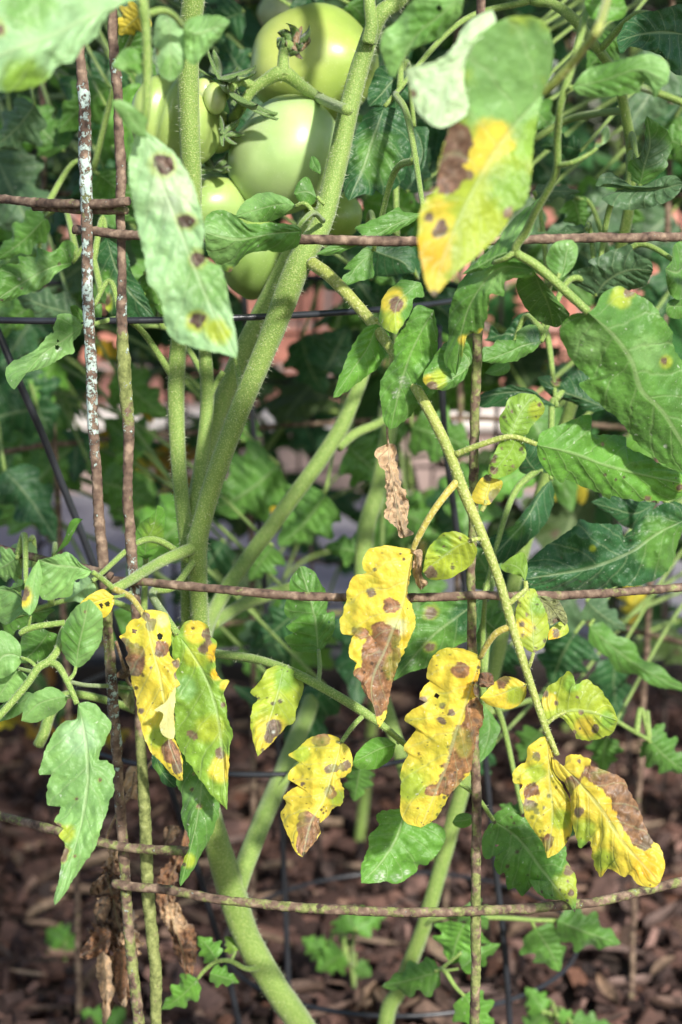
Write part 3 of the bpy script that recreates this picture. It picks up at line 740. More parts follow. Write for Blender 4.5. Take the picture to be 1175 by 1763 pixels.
def cone_cage():
    cg = empty('black_cone_cage', (-.06, 1.05, 0)); tag(cg, 'smooth black coated cone-shaped wire support standing inside the rusty cage', 'plant support')
    def ringc(px, py, Yf, R, wpx):
        p = P(px, py, Yf); a = np.linspace(0, 2 * math.pi, 100)
        q = np.stack([p[0] + R * np.sin(a), Yf + R - R * np.cos(a), p[2] + .003 * np.sin(a + .5)], -1)
        V, F, _ = tube(q, np.full(100, wpx / 2 * mpp(Yf)), 10, cap=False); mesh('ring', V, F, M_BLACKWIRE, cg)
    ringc(240, 557, .855, .165, 12); ringc(470, 1338, .97, .14, 10); ringc(700, 1753, 1.07, .12, 10)
    for rows in ([(-30, 510, .94, 13), (0, 578, .94, 13), (30, 650, .94, 13), (70, 740, .945, 13), (110, 840, .95, 13), (155, 955, .955, 13), (220, 1140, .97, 12), (335, 1480, 1.0, 12), (362, 1570, 1.01, 12), (385, 1650, 1.02, 12), (412, 1763, 1.03, 12), (470, 2060, 1.06, 12)],
                 [(755, 560, 1.02, 12), (762, 680, 1.02, 12), (767, 760, 1.02, 12), (785, 900, 1.02, 12), (820, 1150, 1.02, 12), (852, 1480, 1.02, 12), (866, 1600, 1.02, 12), (878, 1763, 1.02, 12), (890, 2080, 1.02, 12)],
                 [(420, 500, 1.2, 11), (455, 1000, 1.2, 11), (480, 1300, 1.19, 11), (500, 1763, 1.17, 11), (510, 1960, 1.17, 11)]):
        (V, F, _), q = px_tube(rows, 10, 14); mesh('leg', V, F, M_BLACKWIRE, cg)
cone_cage()

# ------------------------------------------------------------------ the blighted tomato plant
root = P(640, 2130, .97)
MAIN = empty('tomato_plant', (root[0], root[1], 0)); tag(MAIN, 'fruiting tomato plant with yellow, brown-blotched leaves inside the rusty lichened cage', 'tomato plant', 'caged tomato plants')
r2 = P(640, 2130, 1.02)
SEC = empty('tomato_plant', (r2[0], r2[1], 0)); tag(SEC, 'dark green leafy tomato plant with no fruit beside the lone lichened upright wire', 'tomato plant', 'caged tomato plants')
STEMPTS = {MAIN.name: [], SEC.name: []}
def stem(plant, rows, mat=None, hair=0, seg=16, name='stem', ln=9):
    (V, F, _), q = px_tube(rows, seg, 5, noise=.07, nscale=60, ridge=.03, seed=len(STEMPTS[plant.name]) + 3)
    o = mesh(name, V, F, mat or M_STEM, plant)
    STEMPTS[plant.name].append(P(q[:, 0], q[:, 1], q[:, 2]))
    if hair: hairs(q, hair, o, M_HAIR, len(rows), ln)
    return o
stem(MAIN, [(760, -90, .87, 24), (690, -2, .866, 26), (655, 25, .863, 28), (628, 90, .866, 30), (603, 180, .864, 33), (577, 300, .858, 35), (552, 390, .846, 37), (517, 450, .835, 44), (470, 570, .838, 40), (420, 690, .842, 37), (375, 810, .846, 34), (348, 900, .85, 34), (339, 945, .852, 38), (342, 1010, .856, 33), (345, 1070, .86, 32),
            (346, 1200, .87, 36), (350, 1350, .885, 44), (374, 1450, .895, 47), (398, 1530, .90, 54), (424, 1610, .905, 50), (474, 1700, .91, 50), (518, 1765, .92, 51), (590, 1900, .94, 54), (640, 2130, .97, 58)], hair=4200)
stem(MAIN, [(640, -80, .87, 20), (636, 0, .862, 20), (640, 40, .86, 22), (634, 75, .86, 24)])
stem(MAIN, [(345, -120, .85, 36), (333, 0, .855, 36), (325, 80, .86, 35), (326, 200, .862, 35), (331, 330, .865, 33), (325, 450, .87, 30), (308, 590, .875, 29), (304, 680, .875, 29), (308, 800, .872, 28), (318, 900, .868, 27), (323, 960, .865, 24), (324, 1070, .87, 24), (335, 1180, .875, 26), (348, 1300, .885, 30)], hair=1800)
stem(MAIN, [(350, 560, .89, 20), (356, 640, .89, 24), (357, 700, .888, 24), (347, 790, .88, 24), (334, 880, .872, 22), (325, 940, .866, 20)])
stem(MAIN, [(530, 380, .905, 28), (476, 490, .905, 33), (422, 600, .905, 34), (372, 720, .90, 33), (343, 830, .885, 29), (326, 930, .868, 25)], hair=250)
stem(MAIN, [(385, 640, .89, 10), (368, 668, .888, 11), (356, 700, .887, 13)])
stem(MAIN, [(405, 610, .87, 9), (412, 650, .868, 10), (418, 690, .852, 12)])
stem(MAIN, [(640, 600, 1.03, 22), (608, 690, 1.01, 25), (572, 762, 1.0, 27), (480, 890, .99, 27), (400, 1000, .97, 27), (360, 1072, .94, 26), (349, 1130, .885, 26)])
stem(MAIN, [(700, 690, 1.03, 14), (655, 727, 1.02, 15), (615, 745, 1.01, 16), (582, 770, 1.0, 18)])
stem(MAIN, [(540, 1000, 1.03, 20), (470, 1022, 1.0, 24), (420, 1040, .98, 24), (365, 1075, .945, 24)])
stem(MAIN, [(540, 1200, 1.06, 30), (500, 1300, 1.0, 34), (462, 1390, .95, 34), (425, 1480, .915, 36), (408, 1530, .90, 36)])
stem(SEC, [(850, -60, .95, 18), (910, -3, .93, 17), (950, 6, .92, 17), (985, 30, .91, 18), (1020, 72, .91, 17), (1060, 130, .92, 17), (1078, 200, .93, 18), (1087, 275, .94, 18), (1075, 400, .96, 20), (1000, 650, .99, 22), (900, 950, 1.0, 24), (840, 1200, 1.0, 26), (785, 1400, 1.0, 28), (760, 1490, 1.0, 28), (728, 1600, 1.0, 28), (690, 1700, 1.01, 30), (662, 1780, 1.01, 30), (640, 2130, 1.02, 32)], hair=250)
stem(SEC, [(700, 640, 1.12, 26), (672, 730, 1.10, 28), (655, 830, 1.08, 30), (628, 930, 1.06, 30), (632, 1100, 1.05, 28), (690, 1300, 1.02, 26), (742, 1480, 1.005, 26)])
stem(SEC, [(1180, 178, 1.0, 12), (1120, 155, 1.0, 13), (1070, 140, .93, 13)])
stem(SEC, [(920, 240, 1.0, 11), (970, 210, 1.0, 12), (1015, 197, .98, 13), (1080, 190, .93, 12)])

def stalk(plant, segs, mat=None, hair=0, label=None):
    """one leaf: its stalk and side stalks as one mesh; the leaflets become its children"""
    parts = []; qs = []
    for rows in segs:
        (V, F, _), q = px_tube(rows, 12, 4.5, noise=.06, nscale=90, seed=len(rows)); parts.append((V, F)); qs.append(q)
    V, F = join(parts); o = mesh('leaf', V, F, mat or M_STEM, plant)
    if label: o['label'] = label
    if hair: hairs(np.vstack(qs), hair, o, M_HAIR, 5, 6)
    return o
def to_stem(plant, base, back=None):
    """curved stalk from a leaf's base to the plant's nearest stem"""
    S = np.vstack(STEMPTS[plant.name]); d = np.linalg.norm((S - base) * (1, 1, .8) + np.array([0, 0, .02]), axis=1); e = S[d.argmin()]
    m = (base + e) / 2 + np.array([0, .01, .014])
    q = spline(np.array([base, m, e]), 24); STEMPTS[plant.name].append(q[2:18])
    return tube(q, np.linspace(.0011, .0018, 24), 8)
def solo(plant, *a, stalk_to=True, mat=None, **kw):
    """a leaf of which a single leaflet shows"""
    mp_ = pts(a[0], a[1]); base = P(mp_[0, 0], mp_[0, 1], a[4])
    V, F, _ = to_stem(plant, base); lf = mesh('leaf', V, F, mat or M_STEM, plant)
    return leaflet(lf, *a, **kw)[0]
def quick(base, tip, wd, lob=3.2, seed=0, bend=.0, wb=.55):
    """lobed outline from base to tip (photo px) -> mid, left, right"""
    r = np.random.default_rng(seed); b = np.array(base, float); e = np.array(tip, float); ax = e - b; L = np.linalg.norm(ax); ax /= L; nn = np.array([-ax[1], ax[0]])
    t = np.linspace(0, 1, 7); mid = b + ax * (t * L)[:, None] + nn * (bend * L * np.sin(np.pi * t))[:, None]
    tt = np.linspace(.0, 1, 22)[1:-1]
    prof = np.sin(np.pi * tt ** wb) ** .75 * (1 - .2 * tt)
    out = []
    for sg in (-1, 1):
        ph = r.random(); sn = np.sin(2 * np.pi * (tt * lob + ph))
        h = wd / 2 * prof * (1 + .27 * np.sign(sn) * np.abs(sn) ** .6 * np.sin(np.pi * tt)) * r.uniform(.85, 1.15)
        out.append(b + ax * (tt * L)[:, None] + nn * (bend * L * np.sin(np.pi * tt) + sg * h)[:, None])
    return mid, out[0], out[1]
def qleaf(plant, bx, by, tx, ty, wd, Y, c, Y1=None, seed=None, parent=None, **kw):
    seed = seed or int(bx * 7 + by * 3) % 9973; lob = kw.pop('lob', 3.2)
    m, l, r = quick((bx, by), (tx, ty), wd, lob, seed, kw.pop('bend', .06 * math.sin(seed)))
    if parent is None and Y >= 1.0 and plant in (MAIN, SEC):      # far leaves hang on the plants behind
        b = P(bx, by, Y); pl = min(BGP, key=lambda p: np.linalg.norm(BGS[p.name] - b, axis=1).min()); q0 = BGS[pl.name]
        e = q0[np.linalg.norm((q0 - b) - np.array([0, 0, .05]), axis=1).argmin()]
        V, F, _ = tube(spline(np.array([b, b * .6 + e * .4 + np.array([0, 0, .03]), e]), 20), np.linspace(.001, .0018, 20), 6)
        parent = mesh('leaf', V, F, M_STEM, pl)
    if parent is None: return solo(plant, 'F', m, l, r, Y, Y1 if Y1 else Y + .01, c, **kw)
    return leaflet(parent, 'F', m, l, r, Y, Y1 if Y1 else Y + .01, c, **kw)[0]

# ---- unseen upper growth of both plants, added to shade the background
def upper(plant, start, end, n, seed):
    r = np.random.default_rng(seed); k = 30; t = np.linspace(0, 1, k)
    q = np.outer(1 - t, start) + np.outer(t, end) + np.stack([.03 * np.sin(t * 5 + seed), .02 * np.sin(t * 4), 0 * t], -1) * np.sin(np.pi * t)[:, None]
    V, F, _ = tube(q, np.linspace(.0048, .002, k), 9); mesh('stem', V, F, M_STEM, plant)
    az = r.uniform(0, 6)
    for i in range(n):
        f = (i + .7) / n
        p = q[min(k - 1, int(f * (k - 1)))]
        if p[2] < .84: az += 2.4; continue
        compound(plant, p, az, r.uniform(-.3, .5), r.uniform(.8, 1.15), 'green', r, r.normal(0, .25)); az += 2.4 + r.normal(0, .3)
upper(MAIN, P(760, -90, .87), np.array([.16, 1.0, 1.32]), 22, 1)
upper(MAIN, P(345, -118, .85), np.array([-.06, 1.0, 1.32]), 22, 2)
upper(MAIN, P(640, -78, .87), np.array([.05, 1.12, 1.36]), 22, 3)
upper(SEC, P(850, -60, .95), np.array([.26, 1.12, 1.36]), 24, 4)

# ---- fruit truss
def tomato(px, py, Y, rx, ry, axis, ribs=5, rib=.05, dimple=.16, c=(.34, .46, .09), seed=0, crease=0.0, top=(.42, .52, .14), flat=.9):
    n, m = 48, 64
    ph = np.linspace(0, math.pi, n)[:, None]; th = np.linspace(0, 2 * math.pi, m, endpoint=False)[None]
    rr = 1 + rib * np.cos(ribs * th + seed) * np.sin(ph) ** 2 * (.6 + .4 * np.cos(ph)) + .035 * np.cos(2 * th + seed) + .03 * np.sin(3 * th + ph * 2 + seed)
    rr = rr - crease * np.exp(-((th - 4.4) / .14) ** 2) * np.sin(ph) ** .5
    x = rr * np.sin(ph) * np.cos(th); y = rr * np.sin(ph) * np.sin(th)
    z = flat * np.cos(ph) * (1 + 0 * th) - dimple * np.exp(-(ph / .33) ** 2) - .05 * np.exp(-((math.pi - ph) / .25) ** 2)
    q = np.stack([x, y, z + 0 * x], -1).reshape(-1, 3)
    ax = Vector(axis).normalized(); R = np.array(Vector((0, 0, 1)).rotation_difference(ax).to_matrix())
    q = q @ R.T; k = mpp(Y)
    q = q * np.array([rx, (rx + ry) / 2, ry]) * k; c0 = P(px, py, Y)
    idx = np.arange(n * m).reshape(n, m); i2 = np.roll(idx, -1, 1)
    F = np.stack([idx[:-1], i2[:-1], i2[1:], idx[1:]], -1).reshape(-1, 4)[:, ::-1]
    f = (1 - smooth(ph + 0 * th, .1, 1.3)).reshape(-1, 1)
    nz = fbm(x.ravel() * 3 + 5, y.ravel() * 3 + z.ravel() * 2, seed)[:, None]
    col = np.array(c) * (1 - f) + np.array(top) * f; col = col * (.86 + .28 * nz)
    o = mesh('tomato', q + c0, F, M_FRUIT, MAIN, c0, col)
    return o, c0 + R @ np.array([0, 0, (flat - dimple)]) * rx * k, R @ np.array([0, 0, 1.])
def calyx(parent, p, ax, size, seed, mat, n=6, curl=1.2, name='calyx'):
    r = np.random.default_rng(seed); parts = []; ax = np.array(ax) / np.linalg.norm(ax)
    u = np.cross(ax, [0, .3, 1]); u /= np.linalg.norm(u); v = np.cross(ax, u)
    for k in range(n):
        a = k / n * 6.283 + r.normal(0, .2); d = math.cos(a) * u + math.sin(a) * v
        t = np.linspace(0, 1, 12); cu = curl * r.uniform(.5, 1.4)
        q = p + np.outer(np.sin(t * cu) / max(cu, .2), d) * size + np.outer((1 - np.cos(t * cu)) / max(cu, .2), ax) * size + np.outer(np.sin(t * 5 + k), np.cross(d, ax)) * size * .06
        wd = size * .15 * np.sin(np.pi * np.clip(t * .8 + .2, 0, .99)) ** .7 + .0002
        nrm = np.cross(d, ax)
        th = ax * size * .03
        V = np.vstack([q - nrm * wd[:, None], q + np.outer(np.ones(12), th), q + nrm * wd[:, None], q - np.outer(np.ones(12), th)])
        F = []
        for i in range(11):
            for j in range(4):
                j2 = (j + 1) % 4; F.append((j * 12 + i, j2 * 12 + i, j2 * 12 + i + 1, j * 12 + i + 1))
        parts.append((V, F))
    V, F = join(parts); return mesh(name, V, F, mat, parent)
M_CALYX = stem_material('calyx_green', (.07, .15, .028), (.11, .21, .045), (.30, .36, .15), 1700.0)
GT = (.36, .46, .085)
to1, p1, a1 = tomato(491, 268, .918, 103, 103, (-.75, -.1, .62), 4, .03, .10, (.40, .55, .21), 1, top=(.52, .65, .34))
to2, p2, a2 = tomato(541, 110, .962, 111, 98, (-.45, -.75, .30), 5, .05, .16, (.33, .45, .09), 2, top=(.44, .50, .13))
to3, p3, a3 = tomato(437, 440, .925, 66, 80, (.1, .1, 1), 5, .03, .10, (.24, .36, .09), 3, top=(.29, .40, .11))
to4, p4, a4 = tomato(372, 358, .918, 66, 66, (.2, 0, 1), 5, .04, .10, (.33, .47, .14), 4)
to5, p5, a5 = tomato(300, 212, .895, 74, 88, (.4, .3, 1), 7, .09, .12, (.35, .47, .13), 5, .16)
to6, p6, a6 = tomato(368, 222, .915, 36, 44, (.5, -.1, .8), 6, .10, .10, (.35, .44, .12), 6, .1)
to7, p7, a7 = tomato(572, 372, .93, 50, 50, (0, 0, 1), 5, .03, .10, (.27, .38, .07), 7)
to8, p8, a8 = tomato(478, 22, 1.25, 32, 36, (0, 0, 1), 5, .03, .10, (.44, .50, .26), 8)
def nub(px, py, Y, rx, ry, tilt, seed):
    o, _, _ = tomato(px, py, Y, rx, ry, (tilt, -.3, 1), 3, .02, .02, (.46, .54, .24), seed, flat=1.0); o.name = 'fruit_lobe'
    me = o; me.parent = to6; me.location = Vector(WORLD['fruit_lobe'] if 'fruit_lobe' in WORLD else P(px, py, Y)) - WORLD[to6.name]; return o
def nubs():
    for (px, py, Y, rx, ry, tl, sd) in ((371, 169, .885, 20, 27, .2, 21), (352, 158, .892, 22, 26, -.5, 22)):
        o, _, _ = tomato(px, py, Y, rx, ry, (tl, -.3, 1), 3, .02, .02, (.46, .54, .24), sd, flat=1.0)
        o.name = 'fruit_lobe'; o.parent = to6; o.location = Vector(P(px, py, Y)) - WORLD[to6.name]
nubs()
tr = stalk(MAIN, [[(503, 84, .905, 19), (496, 78, .90, 19), (489, 92, .895, 18), (488, 115, .893, 21), (487, 128, .893, 26)],
                  [(548, 168, .915, 18), (520, 148, .90, 20), (487, 126, .893, 26), (455, 140, .893, 20), (432, 158, .893, 18), (412, 190, .895, 19), (400, 205, .905, 18)],
                  [(440, 150, .893, 16), (415, 140, .89, 16), (398, 152, .885, 14), (388, 168, .89, 12)],
                  [(600, 190, .84, 18), (575, 180, .87, 18), (548, 168, .915, 18)]], hair=250)
tr.name = 'fruit_stalk'
calyx(to2, P(503, 84, .903), (-.3, -.8, .5), .016, 1, M_CALYX, 7, 2.2)
c2 = calyx(to2, P(512, 84, .90), (.3, -.8, .5), .011, 2, M_STEMD, 4, 1.9)
calyx(to6, P(398, 160, .885), (.7, -.2, .7), .026, 3, M_CALYX, 6, .7)
calyx(to6, P(380, 135, .89), (.2, -.2, 1), .022, 4, M_CALYX, 5, .9)
calyx(to1, P(402, 207, .905), (-.6, -.3, .5), .017, 5, M_CALYX, 6, .9)
calyx(to4, P(372, 292, .905), (.1, -.3, .9), .017, 6, M_CALYX, 6, .7)
calyx(to6, P(388, 232, .883), (.4, -.5, .2), .010, 7, M_CALYX, 6, 1.2)

# ---- leaves in front of the cage, upper part
UL = stalk(MAIN, [[(255, -90, .70, 18), (245, -12, .655, 20), (252, 50, .65, 16), (254, 130, .65, 15), (252, 190, .65, 14), (247, 222, .652, 13)], [(250, 25, .652, 14), (280, 18, .655, 12), (300, 28, .66, 11), (314, 45, .665, 10)], [(252, 100, .65, 8), (245, 112, .65, 6)],
                  [(255, -90, .70, 18), (300, -140, .78, 18), (343, -115, .85, 18)]])
leaflet(UL, 'A0', '730,-20 500,70 250,190 0,280 -160,420', '600,30 510,140 490,185 430,230 370,310 300,330 240,400 200,430 100,455 0,462 -90,440', '560,-150 300,-260 0,-200 -150,0 -200,250', .645, .60, 'pg', (.5, .2), B=[(-5, 145, 32)], Z=[('gy', 120, 410, 170), ('lg', 150, 0, 200)])
leaflet(UL, 'A0', '740,335 690,315 640,325 568,338', '725,285 680,243 625,250 590,290', '735,355 700,375 640,362 600,350', .65, .652, 'lg', Z=[('bgn', 700, 300, 80)])
leaflet(UL, 'A0', '925,130 990,170 1060,150 1165,110', '960,95 1010,78 1070,75 1130,85', '935,250 950,310 985,330 1020,290 1060,245 1110,195 1145,140', .665, .67, 'lg')
leaflet(UL, 'A0', '850,75 860,180 865,290 860,412', '800,85 772,180 790,265 798,330 820,390', '900,100 935,180 942,280 925,350 890,402', .668, .672, 'pg', B=[(790, 262, 16)], Z=[('lg', 870, 340, 90)])
leaflet(UL, 'A0', '745,700 700,640 640,570 566,508', '735,640 745,600 690,550 620,505', '700,690 650,650 610,600 580,550', .65, .645, 'lg')
leaflet(UL, 'F', '246,222 275,300 325,430 370,540 408,617', '232,235 222,285 228,345 248,440 256,485 276,512 291,575 330,597 380,608', '295,258 318,290 337,330 352,390 352,440 382,462 392,505 402,550 409,592', .66, .645, 'pg', (.1, .15), bc=(.12, .07, .055), B=[(280, 283, 17), (322, 380, 14), (338, 446, 13), (340, 553, 14)], Z=[('pale', 300, 330, 60), ('yg', 375, 570, 30), ('yg', 340, 555, 26), ('lg', 360, 480, 70)], W=[(300, 345, 12)])
ML = stalk(MAIN, [[(556, 380, .838, 10), (540, 366, .81, 9), (522, 380, .782, 9), (512, 394, .776, 7)], [(545, 372, .82, 9), (525, 350, .82, 8), (508, 356, .822, 7)], [(560, 352, .82, 8), (552, 345, .82, 7), (546, 338, .82, 6)]])
leaflet(ML, 'F', '520,398 470,402 410,412 352,400', '508,387 470,383 432,386 402,368 376,362 355,372', '512,424 482,434 450,432 421,440 410,456 392,468 370,452 356,430', .776, .77, 'g', B=[(397, 470, 8)], Z=[('lg', 370, 420, 60)])
leaflet(ML, 'F', '510,354 480,352 440,362 405,373', '492,339 456,331 425,344 411,360', '500,362 476,377 440,383', .822, .83, 'lg', Z=[('g', 470, 370, 30)])
leaflet(ML, 'F', '546,340 530,330 506,333', '530,305 512,316', '538,352 520,352', .82, .82, 'g')
leaflet(ML, 'F', '552,300 540,280 537,268', '535,290 534,276', '552,285 545,272', .825, .83, 'g')
UR = stalk(SEC, [[(1000, -140, .90, 14), (1050, -60, .72, 15), (1035, 36, .62, 16), (1008, 80, .622, 15), (965, 132, .63, 15), (935, 161, .636, 12)]], M_STEMYG)
leaflet(UR, 'F', '935,160 880,225 830,300 785,390 756,470 748,512', '950,120 952,70 935,36 905,28 868,32 832,55 809,80 803,130 806,195 778,215 764,250 755,290 750,325 728,350 720,400 725,450 735,492', '928,195 920,240 915,300 907,345 885,366 868,392 845,420 815,446 790,466 766,492',
        .635, .615, 'yg', (-.1, .15), wave=.6, Z=[('gy', 880, 330, 60), ('lg', 935, 90, 75), ('lg', 905, 165, 75), ('lg', 840, 60, 60), ('gy', 900, 240, 60), ('lg', 870, 110, 110), ('lg', 850, 170, 80), ('y', 850, 240, 45), ('y', 810, 270, 45), ('y', 760, 380, 50), ('yo', 742, 440, 45), ('yg', 820, 380, 60), ('y', 745, 490, 30)],
        B=[(790, 235, 24), (785, 265, 26), (776, 298, 26), (768, 318, 18), (738, 375, 8), (760, 392, 12), (752, 402, 9), (748, 508, 9), (875, 367, 10), (808, 300, 7)], bc=(.20, .11, .075))
leaflet(UR, 'F', '848,16 806,88 770,140 748,218', '806,38 768,96 703,118 706,150 714,182 730,206', '852,42 815,82 807,140 808,188 792,206 765,219', .626, .615, 'pale', (.1, .3), wave=1.2, B=[(712, 163, 8)])
UR2 = stalk(SEC, [[(1000, -140, .90, 12), (1020, -40, .74, 13), (1010, 20, .70, 13), (986, 112, .69, 13), (966, 177, .69, 13), (960, 238, .70, 13), (960, 283, .705, 13), (952, 313, .71, 13), (925, 360, .72, 13), (905, 400, .73, 14), (888, 432, .735, 15), (921, 455, .735, 16), (965, 493, .735, 16), (1013, 537, .735, 15)],
                  [(960, 285, .705, 10), (985, 280, .70, 9), (1015, 265, .70, 7), (1028, 255, .70, 6)], [(960, 480, .737, 8), (964, 470, .737, 7)], [(888, 432, .735, 12), (870, 445, .735, 9), (850, 452, .74, 8)], [(972, 160, .69, 9), (985, 150, .685, 8)]])
leaflet(UR, 'F', '800,-12 760,25 715,65 680,134', '715,-2 690,30 665,52 656,78 662,105 670,128', '795,22 781,42 757,66 730,76 708,88 690,112', .66, .67, 'lg', H=[(757, 14, 6)], Z=[('g', 740, 40, 50)])
leaflet(UR2, 'F', '985,150 1040,138 1100,120 1150,142', '1010,120 1040,110 1080,100 1115,92 1140,100 1153,118', '1000,164 1040,166 1075,163 1100,159 1110,142 1120,150 1128,168 1140,150', .685, .67, 'lg', Z=[('g', 1060, 130, 60)])
leaflet(UR2, 'F', '1006,4 1035,12 1060,15 1080,14', '1030,-22 1065,-16', '1018,30 1050,36 1073,30', .69, .69, 'bgn')
leaflet(UR2, 'F', '1028,256 1038,245 1046,215', '1020,262 1036,225', '1048,240 1050,225', .70, .70, 'pg', B=[(1030, 238, 8)])
leaflet(UR2, 'C1', '560,385 580,310 590,250 620,185', '500,325 488,265 525,205 580,185', '605,345 640,285 648,225', .737, .74, 'lg', Z=[('g', 560, 280, 90)])
leaflet(UR2, 'C1', '345,235 260,260 180,300 60,360', '420,130 460,-20 420,0 340,62 290,115 230,205 120,300', '330,275 250,300 180,330 110,355', .735, .745, 'g', Z=[('lg', 350, 160, 120)])
leaflet(UR2, 'C1', '420,335 250,330 120,480 60,650 30,870', '330,255 200,290 90,355 20,460 -5,560 -10,700 -30,800', '400,370 285,395 272,470 210,462 190,550 160,655 90,670 60,790', .738, .765, 'g', (.5, -.2), B=[(118, 705, 40), (95, 760, 30)], Z=[('y', 70, 690, 40), ('y', 70, 830, 30), ('y', 160, 650, 25), ('lg', 200, 350, 120)], bc=(.30, .19, .12))
leaflet(UR2, 'C1', '700,553 830,670 920,800 970,950 1080,1060 1210,1270 1300,1370', '620,560 566,610 555,670 590,742 640,830 705,882 652,920 720,985 800,1052 870,1110 920,1180 1010,1270 1100,1330 1200,1370', '735,520 770,460 850,420 905,442 1000,490 1062,560 1122,650 1130,722 1180,800 1260,920 1330,1150', .735, .77, 'g', (.35, .45), B=[(905, 450, 28), (1085, 800, 20)], Z=[('yg', 860, 480, 70), ('yg', 1090, 800, 45), ('lg', 700, 700, 120), ('lg', 1000, 750, 120)], W=[(720, 740, 9), (1090, 1230, 12), (940, 1120, 10)])
leaflet(UR2, 'C1', '425,340 460,430 500,520 522,625', '355,360 335,425 380,520 440,592', '505,435 590,540 602,572 552,622', .745, .79, 'g')

# ---- long stalk with the yellow leaflets
YR = stalk(MAIN, [[(536, 452, .832, 22), (575, 482, .82, 22), (640, 555, .805, 20), (690, 625, .79, 19), (735, 700, .775, 19), (770, 770, .77, 19), (800, 850, .768, 20), (830, 920, .766, 18), (860, 1000, .764, 17), (880, 1070, .762, 17), (905, 1150, .758, 15), (935, 1240, .755, 13), (948, 1272, .754, 11), (960, 1300, .753, 9)],
                  [(785, 782, .769, 12), (830, 765, .766, 11), (880, 752, .764, 10), (925, 765, .762, 9)],
                  [(829, 880, .767, 9), (835, 870, .767, 8), (838, 862, .766, 7)], [(832, 926, .766, 8), (812, 930, .762, 8)], 
                  [(870, 1045, .763, 10), (890, 1028, .763, 10), (905, 1015, .765, 9), (905, 1000, .766, 8)], [(910, 1150, .758, 8), (915, 1138, .757, 7), (919, 1124, .757, 6)], [(905, 1178, .757, 7), (906, 1179, .757, 7)], [(940, 1248, .755, 8), (955, 1235, .755, 7), (975, 1225, .756, 6)], [(640, 560, .805, 8), (650, 548, .803, 7)]], M_STEMYG, hair=600)
for rows in ([(788, 828, .768, 14), (765, 855, .766, 13), (740, 890, .766, 12), (718, 930, .768, 11), (711, 948, .77, 9)], [(880, 1078, .762, 13), (855, 1090, .764, 12), (838, 1112, .768, 11), (828, 1132, .772, 9)]):
    (V, F, _), q = px_tube(rows, 12, 4.5, noise=.06, nscale=90); mesh('leaflet_stalk', V, F, M_STEMY, YR)
leaflet(YR, 'B1', '760,610 720,720 640,840 540,985', '700,632 640,722 590,830 552,930', '825,660 812,722 795,790 740,852 650,920 580,972', .80, .795, 'bgn')
leaflet(YR, 'B1', '985,400 920,450 860,520 860,665', '900,385 830,430 790,480 775,560 785,625', '1000,470 950,475 945,512 920,572 890,615', .785, .77, 'g', B=[(862, 510, 40)], Z=[('y', 840, 500, 85), ('yg', 840, 600, 80)], bc=(.24, .14, .09))
leaflet(YR, 'B1', '1050,540 970,680 900,850 830,1145', '960,520 905,620 852,700 846,790 800,862 775,920 788,1050 800,1112', '1070,650 1064,740 1040,800 1078,860 1060,950 985,1012 925,1082 862,1132', .775, .785, 'g', W=[(900, 900, 40), (860, 960, 30), (970, 930, 20)], Z=[('bgn', 900, 740, 140)])
leaflet(YR, 'C1', '30,720 100,800 60,860 -100,940', '-20,700 -90,790 -140,880', '75,680 110,780 60,900 -20,945', .775, .765, 'g', Z=[('y', -100, 900, 50), ('yg', -60, 890, 60)], B=[(-95, 925, 30)], W=[(0, 760, 30)])
leaflet(YR, 'C2', '310,150 330,80 370,10 430,-62', '262,130 250,62 275,12 300,-42 365,-66', '385,140 405,110 452,60 480,18 462,-32', .765, .77, 'gy', Z=[('yg', 440, 20, 60)], B=[(312, 25, 8), (455, -10, 12)], K=8)
leaflet(YR, 'C2', '335,150 310,220 260,280 198,355', '272,160 218,250 194,312', '376,190 382,250 342,312 282,350 232,364', .764, .765, 'gy', B=[(218, 268, 16), (222, 322, 18), (320, 300, 9), (262, 212, 7)], K=12)
leaflet(YR, 'C2', '440,195 600,230 800,300 1000,350 1205,395', '462,132 550,92 680,45 716,52 714,92 692,130 762,140 882,152 886,200 982,242 1082,300 1160,335', '446,250 482,322 560,382 600,371 662,402 742,432 808,470 822,452 930,475 1060,476 1160,462', .762, .79, 'bgn', (.25, .3), B=[(1000, 465, 14), (770, 188, 8), (1165, 410, 16)], K=10)
leaflet(YR, 'C2', '175,500 185,440 200,390 185,342', '125,485 112,442 150,372', '205,490 252,430 266,382 232,362', .766, .77, 'y', B=[(228, 452, 32), (190, 352, 24)])
leaflet(YR, 'C2', '108,676 30,710 -50,770 -138,835', '82,652 30,632 -30,640 -90,690 -122,752', '130,705 137,742 108,792 50,842 -30,876 -100,872', .762, .768, 'yg', B=[(-95, 840, 30), (50, 665, 8), (-30, 705, 7)], K=12, Z=[('gy', -40, 700, 70)], bc=(.42, .3, .2))
leaflet(YR, 'C2', '380,885 360,830 310,800 256,800', '365,862 312,845 268,832', '395,820 375,740 320,758', .766, .775, 'gy')
leaflet(YR, 'C3', '425,218 418,60 400,-108', '380,192 345,130 335,42 340,-42 370,-92', '476,186 500,120 490,22 452,-60 430,-104', .757, .765, 'yg', B=[(365, 76, 16), (390, 25, 9), (366, 126, 9), (430, 210, 10)], K=14, Z=[('y', 370, 90, 70), ('gy', 450, -20, 70)])
leaflet(YR, 'C3', '410,-80 500,-20 540,30 582,82', '450,-20 495,45 505,85 550,60', '520,-62 580,0 592,60', .768, .785, 'kh', dry=True, B=[(540, 60, 22)])
leaflet(YR, 'C3', '590,60 560,100 530,120 498,152', '600,110 560,140', '560,60 505,100', .79, .785, 'yg', B=[(535, 118, 22)], Z=[('yo', 520, 130, 50)])
